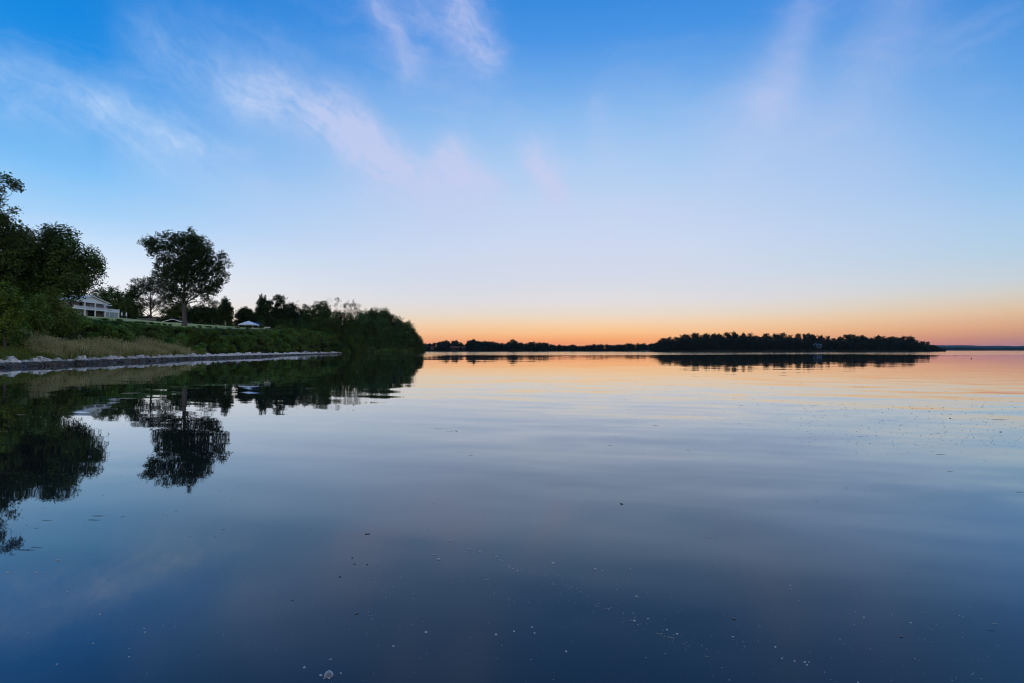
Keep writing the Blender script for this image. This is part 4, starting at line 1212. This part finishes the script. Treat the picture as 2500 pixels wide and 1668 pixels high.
def wood(tb, px0, px1, step, D, ground, depth, label, group, jit):
    px = px0; k = 0
    while px < px1:
        pxx = px + rf_.uniform(-0.3, 0.3) * step
        d = D(pxx) + depth + rf_.uniform(-4, 6)
        z = ground(pxx, depth)
        H = (HOR - (top_of(tb, pxx) + rf_.uniform(*jit))) / F * d + 2 - z
        if group.startswith('trees on the lakeward') and 1984 < pxx < 2014: H = min(H, 2.4)
        if H > 2.0:
            h, w, me_ = FT[rf_.randrange(6)]
            o = link('far_tree', me_, None, ((pxx - 1250) / F * d, d, z - 0.3), rf_.uniform(0, 6.28))
            sxy = min(1.2, max(0.5, H / h * rf_.uniform(0.75, 1.15))) * (1.35 if 'middle' in group else 1.0)
            o.scale = (sxy, sxy, H / h)
            tag(o, label, 'tree', group)
        px += step * rf_.uniform(0.75, 1.25); k += 1
wood(MID_TOP, 990, 1640, 8.6, lambda p: D_MID + 12 * math.sin(p * 0.02), lambda p, dd: 1.5 + dd * 0.04, 18, 'small dark tree in the low wood along the far middle shore', 'trees along the far middle shore', (-1, 4))
wood(HEAD_TOP, 1594, 2306, 8.6, head_y, lambda p, dd: 0.3 + head_h(p) * 0.95, 36, 'dark silhouetted tree on the crest of the right headland', 'trees on the crest of the right headland', (-4, 4.5))
wood([(a, HOR - (HOR - b) * 0.72) for a, b in HEAD_TOP], 1592, 2300, 14, head_y, lambda p, dd: 0.3 + head_h(p) * 0.5, 9, 'dark tree on the lakeward slope of the right headland', 'trees on the lakeward slope of the right headland', (-3, 5))
def thicket(name, px0, px1, D, zlo, zfrac, tb, n_, size, seed, label):
    rng = np.random.default_rng(seed)
    pxs = rng.uniform(px0, px1, n_); pts = []
    for p in pxs:
        d = D(p) + rng.uniform(-2, 16)
        zt_ = ((HOR - top_of(tb, p)) / F * d + 2) * zfrac
        pts.append(((p - 1250) / F * d, d, rng.uniform(zlo, max(zlo + 0.3, zt_))))
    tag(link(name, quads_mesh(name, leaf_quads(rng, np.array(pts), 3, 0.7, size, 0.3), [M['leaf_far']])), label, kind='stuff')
thicket('shoreline_thicket', 985, 1640, lambda p: D_MID + 12 * math.sin(p * 0.02), 0.1, 0.80, MID_TOP, 9000, 1.6, 901, 'dark undergrowth filling the far middle shore')
thicket('headland_thicket', 1586, 2308, head_y, 0.1, 0.66, HEAD_TOP, 7000, 1.6, 902, 'dark undergrowth filling the headland wood')

# far buildings
def far_house(name, px0, px1, py_base, py_eave, py_ridge, D, wall, roof_, label, wins=3):
    xa = (px0 - 1250) / F * D; xb = (px1 - 1250) / F * D
    z0 = P(0, py_base, D)[2]; ze2 = P(0, py_eave, D)[2]; zr = P(0, py_ridge, D)[2]
    r_ = empty(name, ((xa + xb) / 2, D, z0)); tag(r_, label, 'building')
    w2 = (xb - xa) / 2
    b_ = MB(); b_.box(-w2, w2, 0, 7, -2.5, ze2 - z0); link('wall', b_.mesh('wall', [M[wall]]), r_)
    b_ = MB(); e = 0.5
    b_.add([(-w2 - e, -e, ze2 - z0 + 0.01), (w2 + e, -e, ze2 - z0 + 0.01), (w2 + e, 7 + e, ze2 - z0 + 0.01), (-w2 - e, 7 + e, ze2 - z0 + 0.01), (-w2 - e, 3.5, zr - z0), (w2 + e, 3.5, zr - z0)],
           [(0, 1, 5, 4), (2, 3, 4, 5), (0, 4, 3), (1, 2, 5), (0, 3, 2, 1)])
    link('roof', b_.mesh('roof', [M[roof_]]), r_)
    for k in range(wins):
        xm = -w2 + (k + 0.5) * 2 * w2 / wins
        b_ = MB(); b_.box(xm - 0.6, xm + 0.6, -0.06, 0.02, (ze2 - z0) * 0.35, (ze2 - z0) * 0.8); link('window', b_.mesh('window', [M['dark']]), r_)
far_house('boathouse', 1100, 1122, 855, 848.5, 846, 938, 'dark', 'rust_roof', 'long low building with a rust coloured roof under the far trees', 5)
far_house('boathouse', 1128, 1135, 855, 848.5, 846.2, 938, 'dark', 'rust_roof', 'short shed with a rust coloured roof beside the long low building', 2)
far_house('cottage', 1051, 1058, 850, 848.6, 846.4, 938, 'brown_wall', 'rust_roof', 'tiny building with a pale rust roof left of the long low building', 2)
far_house('lake_house', 1992, 2007, 848, 842.5, 839.0, 797, 'blue_lit_white', 'blue_lit_white', 'white house in blue dusk light among the dark trees of the right headland', 3)

# ------------------------------------------------------------------ things floating on the water
def wpt(px, py):
    D = CAM_Z * F / (py - HOR)
    return ((px - 1250) / F * D, D)
BUB = []
for s in range(3):
    b_ = MB(); n_ = 10; rg = random.Random(s)
    prof = [(1.0, -0.15), (1.0, 0.2), (0.8, 0.6), (0.45, 0.86)]
    vs = []
    for (r_, z_) in prof:
        for k in range(n_):
            a = 2 * math.pi * k / n_; q = rg.uniform(0.9, 1.1); vs.append((r_ * q * math.cos(a), r_ * q * math.sin(a) * (1 + 0.25 * s), z_))
    vs.append((0, 0, 0.95))
    fs = [(i * n_ + k, i * n_ + (k + 1) % n_, (i + 1) * n_ + (k + 1) % n_, (i + 1) * n_ + k) for i in range(3) for k in range(n_)]
    fs += [(3 * n_ + k, 3 * n_ + (k + 1) % n_, 4 * n_) for k in range(n_)]
    b_.add(vs, fs); me_ = b_.mesh('bubble', [M['foam']]); me_.polygons.foreach_set('use_smooth', [True] * len(me_.polygons)); BUB.append(me_)
# the large bubble
b_ = MB(); n_ = 28; rings = 12; vs = []
for i in range(rings):
    q = i / rings * math.pi / 2
    for k in range(n_):
        a = 2 * math.pi * k / n_; vs.append((math.cos(q) * math.cos(a) * (1 + 0.08 * math.cos(a + 0.6)), math.cos(q) * math.sin(a) * 0.95, math.sin(q) * 1.05))
vs.append((0, 0, 1.05))
fs = [(i * n_ + k, i * n_ + (k + 1) % n_, (i + 1) * n_ + (k + 1) % n_, (i + 1) * n_ + k) for i in range(rings - 1) for k in range(n_)]
fs += [((rings - 1) * n_ + k, (rings - 1) * n_ + (k + 1) % n_, rings * n_) for k in range(n_)]
b_.add(vs, fs); me_ = b_.mesh('large_bubble', [M['film']]); me_.polygons.foreach_set('use_smooth', [True] * len(me_.polygons))
x, y = wpt(802, 1650)
big = empty('large_bubble', (x, y, 0.001)); tag(big, 'large clear bubble floating near the bottom edge of the water', 'bubble')
o = link('film', me_, big); o.scale = (0.026, 0.026, 0.027)
b_ = MB(); b_.tube([(0.0268 * math.cos(a) * (1 + 0.06 * math.cos(a + 0.6)), 0.0255 * math.sin(a), 0.001) for a in np.linspace(0, 6.2832, 33)], [0.0016] * 33, 6, cap=False)
link('rim', b_.mesh('rim', [M['foam']]), big)

rb = random.Random(1234)
pts = []   # (px, py, radius in photo px)
NAMED = [(1045, 1295, 3), (1042, 1319, 2.5), (1101, 1321, 5), (1071, 1366, 6), (1350, 1375, 5.5), (1453, 1390, 5), (1471, 1394, 3), (1539, 1390, 3.5), (1144, 1341, 4.5), (1171, 1347, 4),
         (1212, 1360, 4), (1221, 1368, 3), (1243, 1385, 4), (1252, 1389, 3), (1264, 1393, 3), (1127, 1337, 3), (1211, 1550, 5.5), (1040, 1544, 5.5), (960, 1578, 4.5), (743, 1630, 5), (783, 1649, 5), (804, 1656, 4),
         (832, 1644, 3.5), (807, 1610, 3.5), (791, 1657, 3), (1255, 1542, 4), (1299, 1532, 4), (1305, 1546, 4), (1382, 1591, 4), (1554, 1457, 4.5), (1549, 1516, 5), (1582, 1511, 4), (1628, 1538, 4), (1653, 1548, 4), (140, 1368, 6), (455, 1397, 4),
         (243, 1500, 4), (165, 1445, 4), (354, 1544, 4), (352, 1535, 3), (228, 1571, 3.5), (139, 1622, 3.5), (315, 1604, 3), (20, 1398, 5), (90, 1398, 5), (104, 1399, 4), (37, 1399, 3), (1734, 1312, 4.5), (1747, 1309, 3), (1929, 1430, 3),
         (1965, 1617, 4), (1970, 1624, 4), (1975, 1617, 3), (1909, 1608, 4), (1893, 1580, 4), (1940, 1615, 4), (2109, 1508, 4), (2223, 1521, 4), (1789, 1555, 3.5), (2095, 1667, 4), (1518, 1137 + 95, 4), (1516, 1230, 4), (2320, 1022, 3), (2443, 1055, 3)]
pts += NAMED
def line(a, b2, n_, spread, rlo, rhi):
    for _ in range(n_):
        q = rb.random(); pts.append((a[0] + (b2[0] - a[0]) * q + rb.gauss(0, spread), a[1] + (b2[1] - a[1]) * q + rb.gauss(0, spread * 0.45), rb.uniform(rlo, rhi)))
line((1030, 1305), (1300, 1400), 45, 10, 1.0, 2.4)
line((1300, 1400), (1700, 1580), 60, 18, 1.0, 2.4)
line((1090, 1410), (1290, 1480), 35, 14, 0.9, 2.0)
line((1055, 1045), (1130, 1056), 15, 4, 1.3, 2.2)
line((650, 1330), (672, 1375), 10, 4, 1.2, 2.0)
def cloudp(x0, x1, y0, y1, n_, rlo, rhi, pw=1.0):
    for _ in range(n_):
        pts.append((rb.uniform(x0, x1), y0 + (y1 - y0) * rb.random() ** pw, rb.uniform(rlo, rhi)))
cloudp(1950, 2500, 985, 1090, 380, 0.7, 1.9, 1.0)
cloudp(1500, 2000, 930, 1050, 160, 0.6, 1.4)
line((1300, 950), (1560, 958), 60, 12, 0.5, 0.9)
cloudp(1500, 2500, 960, 1110, 130, 0.8, 1.7)
cloudp(1000, 2500, 930, 1300, 110, 0.8, 1.6)
cloudp(900, 2500, 920, 1250, 240, 0.5, 1.1)
cloudp(850, 1050, 1370, 1540, 50, 0.9, 2.2)
cloudp(0, 2500, 1400, 1668, 140, 0.9, 2.2)
cloudp(1600, 2400, 1480, 1668, 60, 1.2, 2.8)
cloudp(0, 700, 1150, 1400, 90, 0.9, 2.0)
cloudp(0, 560, 910, 1060, 120, 0.8, 1.8)
cloudp(560, 960, 900, 980, 40, 0.8, 1.6)
pts = [p for p in pts if p[1] > 880]
pts.sort(key=lambda p: -p[2])
BUBD = []
for me0 in BUB:
    m2_ = me0.copy(); m2_.name = 'floating_fleck'; m2_.materials.clear(); m2_.materials.append(M['wood_float']); BUBD.append(m2_)
def is_fleck(px, py):
    return py < 1290 and not (px < 980 and py < 1010) and not (px < 560 and py < 1180)
def bub_label(px, py):
    if is_fleck(px, py):
        if px > 1900: return ('tiny dark fleck of debris on the pale water at right', 'dark flecks on the right water')
        if px > 900: return ('tiny dark fleck of debris on the pale middle water', 'dark flecks on the middle water')
        return ('tiny dark fleck of debris on the pale water left of centre', 'dark flecks on the left water')
    if py < 1130:
        return ('tiny foam bubble on the dark tree reflections', 'tiny foam bubbles on the tree reflections')
    if px < 700: return ('small foam bubble on the blue water at lower left', 'foam bubbles on the lower left water')
    if px < 1400: return ('small foam bubble on the dark water at lower centre', 'foam bubbles on the lower middle water')
    return ('small foam bubble on the blue water at lower right', 'foam bubbles on the lower right water')
restb = MB()
for i, (px, py, r_) in enumerate(pts):
    x, y = wpt(px, py); rad = r_ * y / F * (0.62 if r_ > 2.9 else 0.5)
    rad = min(rad, 0.05)
    if i < 300:
        fk = is_fleck(px, py)
        if fk: rad *= 1.0
        o = link('floating_fleck' if fk else 'bubble', (BUBD if fk else BUB)[i % 3], None, (x, y, 0.0), rb.uniform(0, 6.28)); o.scale = (rad, rad, rad * 0.75)
        lab, grp = bub_label(px, py); tag(o, lab, 'debris' if fk else 'bubble', grp)
    else:
        src = BUB[i % 3]
        restb.add([(x + v_.co.x * rad, y + v_.co.y * rad, v_.co.z * rad * 0.75) for v_ in src.vertices], [tuple(p.vertices) for p in src.polygons], 1 if is_fleck(px, py) else 0)
tag(link('foam_specks', restb.mesh('foam_specks', [M['foam'], M['wood_float']])), 'fine foam specks and flecks scattered over the water', kind='stuff')

TW = []
for s in range(4):
    b_ = MB(); rg = random.Random(60 + s)
    b_.tube([(-0.5, 0, 0), (-0.15, rg.uniform(-.05, .05), 0.01), (0.2, rg.uniform(-.06, .06), 0.012), (0.5, 0, 0)], [0.02, 0.03, 0.025, 0.01], 5)
    if s % 2: b_.tube([(0.05, 0, 0), (0.22, 0.12, 0.01)], [0.018, 0.008], 4)
    TW.append(b_)
twd = [b_.mesh('twig', [M['wood_float']]) for b_ in TW]; twl = [b_.mesh('reed_stem', [M['reed_float']]) for b_ in TW]
TWIGS = [(2297, 1110, 16, -4), (2320, 1151, 10, -12), (2440, 1025, 30, 0), (1600, 1039, 9, 0), (1490, 1088, 8, 0), (2490, 1202, 12, -14), (1520, 1231, 8, -20), (1680, 1100, 6, 0), (2065, 1192, 6, -25),
         (1993, 1224, 5, -20), (2220, 1400, 7, -25), (2420, 1540, 12, -30), (1741, 1383, 7, -20), (1762, 1386, 5, -15), (1150, 1112, 8, -5), (1060, 1230, 5, 0), (115, 1271, 20, -2), (240, 1260, 22, 2), (230, 1270, 24, -2), (60, 1343, 40, -3), (90, 1337, 24, -4), (30, 1355, 12, 8), (300, 1262, 9, 0), (545, 1293, 8, 35), (525, 1311, 6, 30), (463, 1310, 6, 40), (90, 1290, 8, 30), (430, 1248, 6, 0), (1250, 1262, 5, 0), (2100, 1066, 8, -2), (2290, 1058, 8, 0), (2420, 1011, 14, 0), (1990, 990, 10, 0), (1810, 990, 8, 0)]
for i, (px, py, ln, ang) in enumerate(TWIGS):
    x, y = wpt(px, py); L2 = ln * 1.3 * y / F
    yaw = max(-1.1, min(1.1, math.atan2(math.tan(math.radians(ang)) * y / CAM_Z * 0.35, 1.0)))
    o = link('twig', twd[i % 4], None, (x, y, 0.003), yaw); k = min(0.8, 0.05 / L2 + 0.12)
    o.scale = (L2, L2 * k, L2 * k)
    lab, grp = (('thin dark twig floating among the left tree reflections', 'twigs floating on the left water') if px < 700 else ('thin dark twig floating on the pale water at right', 'twigs floating on the right water'))
    if i == 11: lab, grp = 'darkest short twig floating near the lower right corner', None
    tag(o, lab, 'twig', grp)
REEDS = [(1190, 1416, 9, -5), (1463, 1475, 6, -35), (1482, 1488, 9, -35), (1543, 1517, 8, -30), (1608, 1549, 9, -25), (1639, 1558, 11, -27), (2256, 1497, 7, -30), (2275, 1538, 6, -25), (2430, 1524, 8, -20), (1726, 1604, 7, -25), (1060, 1355, 12, -8), (870, 1498, 6, 12), (760, 1290, 6, 0), (1205, 1355, 7, -35), (1350, 1428, 6, -20), (755, 948, 12, 2), (320, 960, 26, 3), (312, 973, 26, 0), (650, 930, 10, 2), (50, 1013, 12, 1)]
for i, (px, py, ln, ang) in enumerate(REEDS):
    x, y = wpt(px, py); L2 = ln * 1.6 * y / F
    yaw = max(-1.1, min(1.1, math.atan2(math.tan(math.radians(ang)) * y / CAM_Z * 0.5, 1.0)))
    o = link('reed_stem', twl[i % 4], None, (x, y, 0.003), yaw); k = min(0.8, 0.04 / L2 + 0.2)
    o.scale = (L2, L2 * k, L2 * k)
    lab, grp = (('pale reed stem floating on the dark tree reflections', 'pale reed stems on the tree reflections') if py < 1100 else ('pale reed stem drifting on the dark blue foreground water', 'pale reed stems on the foreground water'))
    tag(o, lab, 'reed', grp)
b_ = MB(); pr = [(-1, 0), (-0.6, 0.4), (0, 0.52), (0.6, 0.35), (1, 0), (0.6, -0.35), (0, -0.5), (-0.6, -0.38)]
b_.add([(x, y, 0.08 * (abs(x) - 0.3)) for x, y in pr] + [(x, y, 0.08 * (abs(x) - 0.3) - 0.03) for x, y in pr] + [(0, 0, 0.03), (0, 0, -0.01)],
       [(k, (k + 1) % 8, 16) for k in range(8)] + [((k + 1) % 8 + 8, k + 8, 17) for k in range(8)] + [(k, k + 8, (k + 1) % 8 + 8, (k + 1) % 8) for k in range(8)])
lfm = b_.mesh('floating_leaf', [M['leaf_float']])
for i, (px, py, s_) in enumerate([(714, 1466, 4), (871, 1498, 6), (1792, 1511, 6), (897, 1304, 7), (830, 1408, 5), (860, 1362, 4), (866, 1377, 4), (896, 1378, 4), (2200, 1555, 5)]):
    x, y = wpt(px, py); rad = s_ * y / F
    o = link('floating_leaf', lfm, None, (x, y, 0.004), i * 1.1); o.scale = (rad, rad, rad)
    tag(o, 'faded brownish leaf floating on the dark foreground water', 'leaf', 'faded leaves on the foreground water')
for i, (px, py, lab) in enumerate([(2332, 868, 'small dark water bird floating far out at right, the farther of two'), (2371, 875.5, 'small dark water bird floating far out at right, the nearer of two')]):
    x, y = wpt(px, py)
    b_ = MB(); b_.tube([(-0.32, 0, 0.10), (-0.2, 0, 0.10), (0.0, 0, 0.09), (0.18, 0, 0.10), (0.27, 0, 0.14)], [0.01, 0.08, 0.13, 0.10, 0.03], 8)
    b_.tube([(0.2, 0, 0.14), (0.24, 0, 0.26), (0.27, 0, 0.33), (0.34, 0, 0.33), (0.42, 0, 0.31)], [0.05, 0.035, 0.055, 0.045, 0.012], 7)
    o = link('water_bird', b_.mesh('water_bird', [M['wood_float']]), None, (x, y, 0.0), i * 0.5); o.scale = (0.7, 0.7, 0.7)
    tag(o, lab, 'bird')
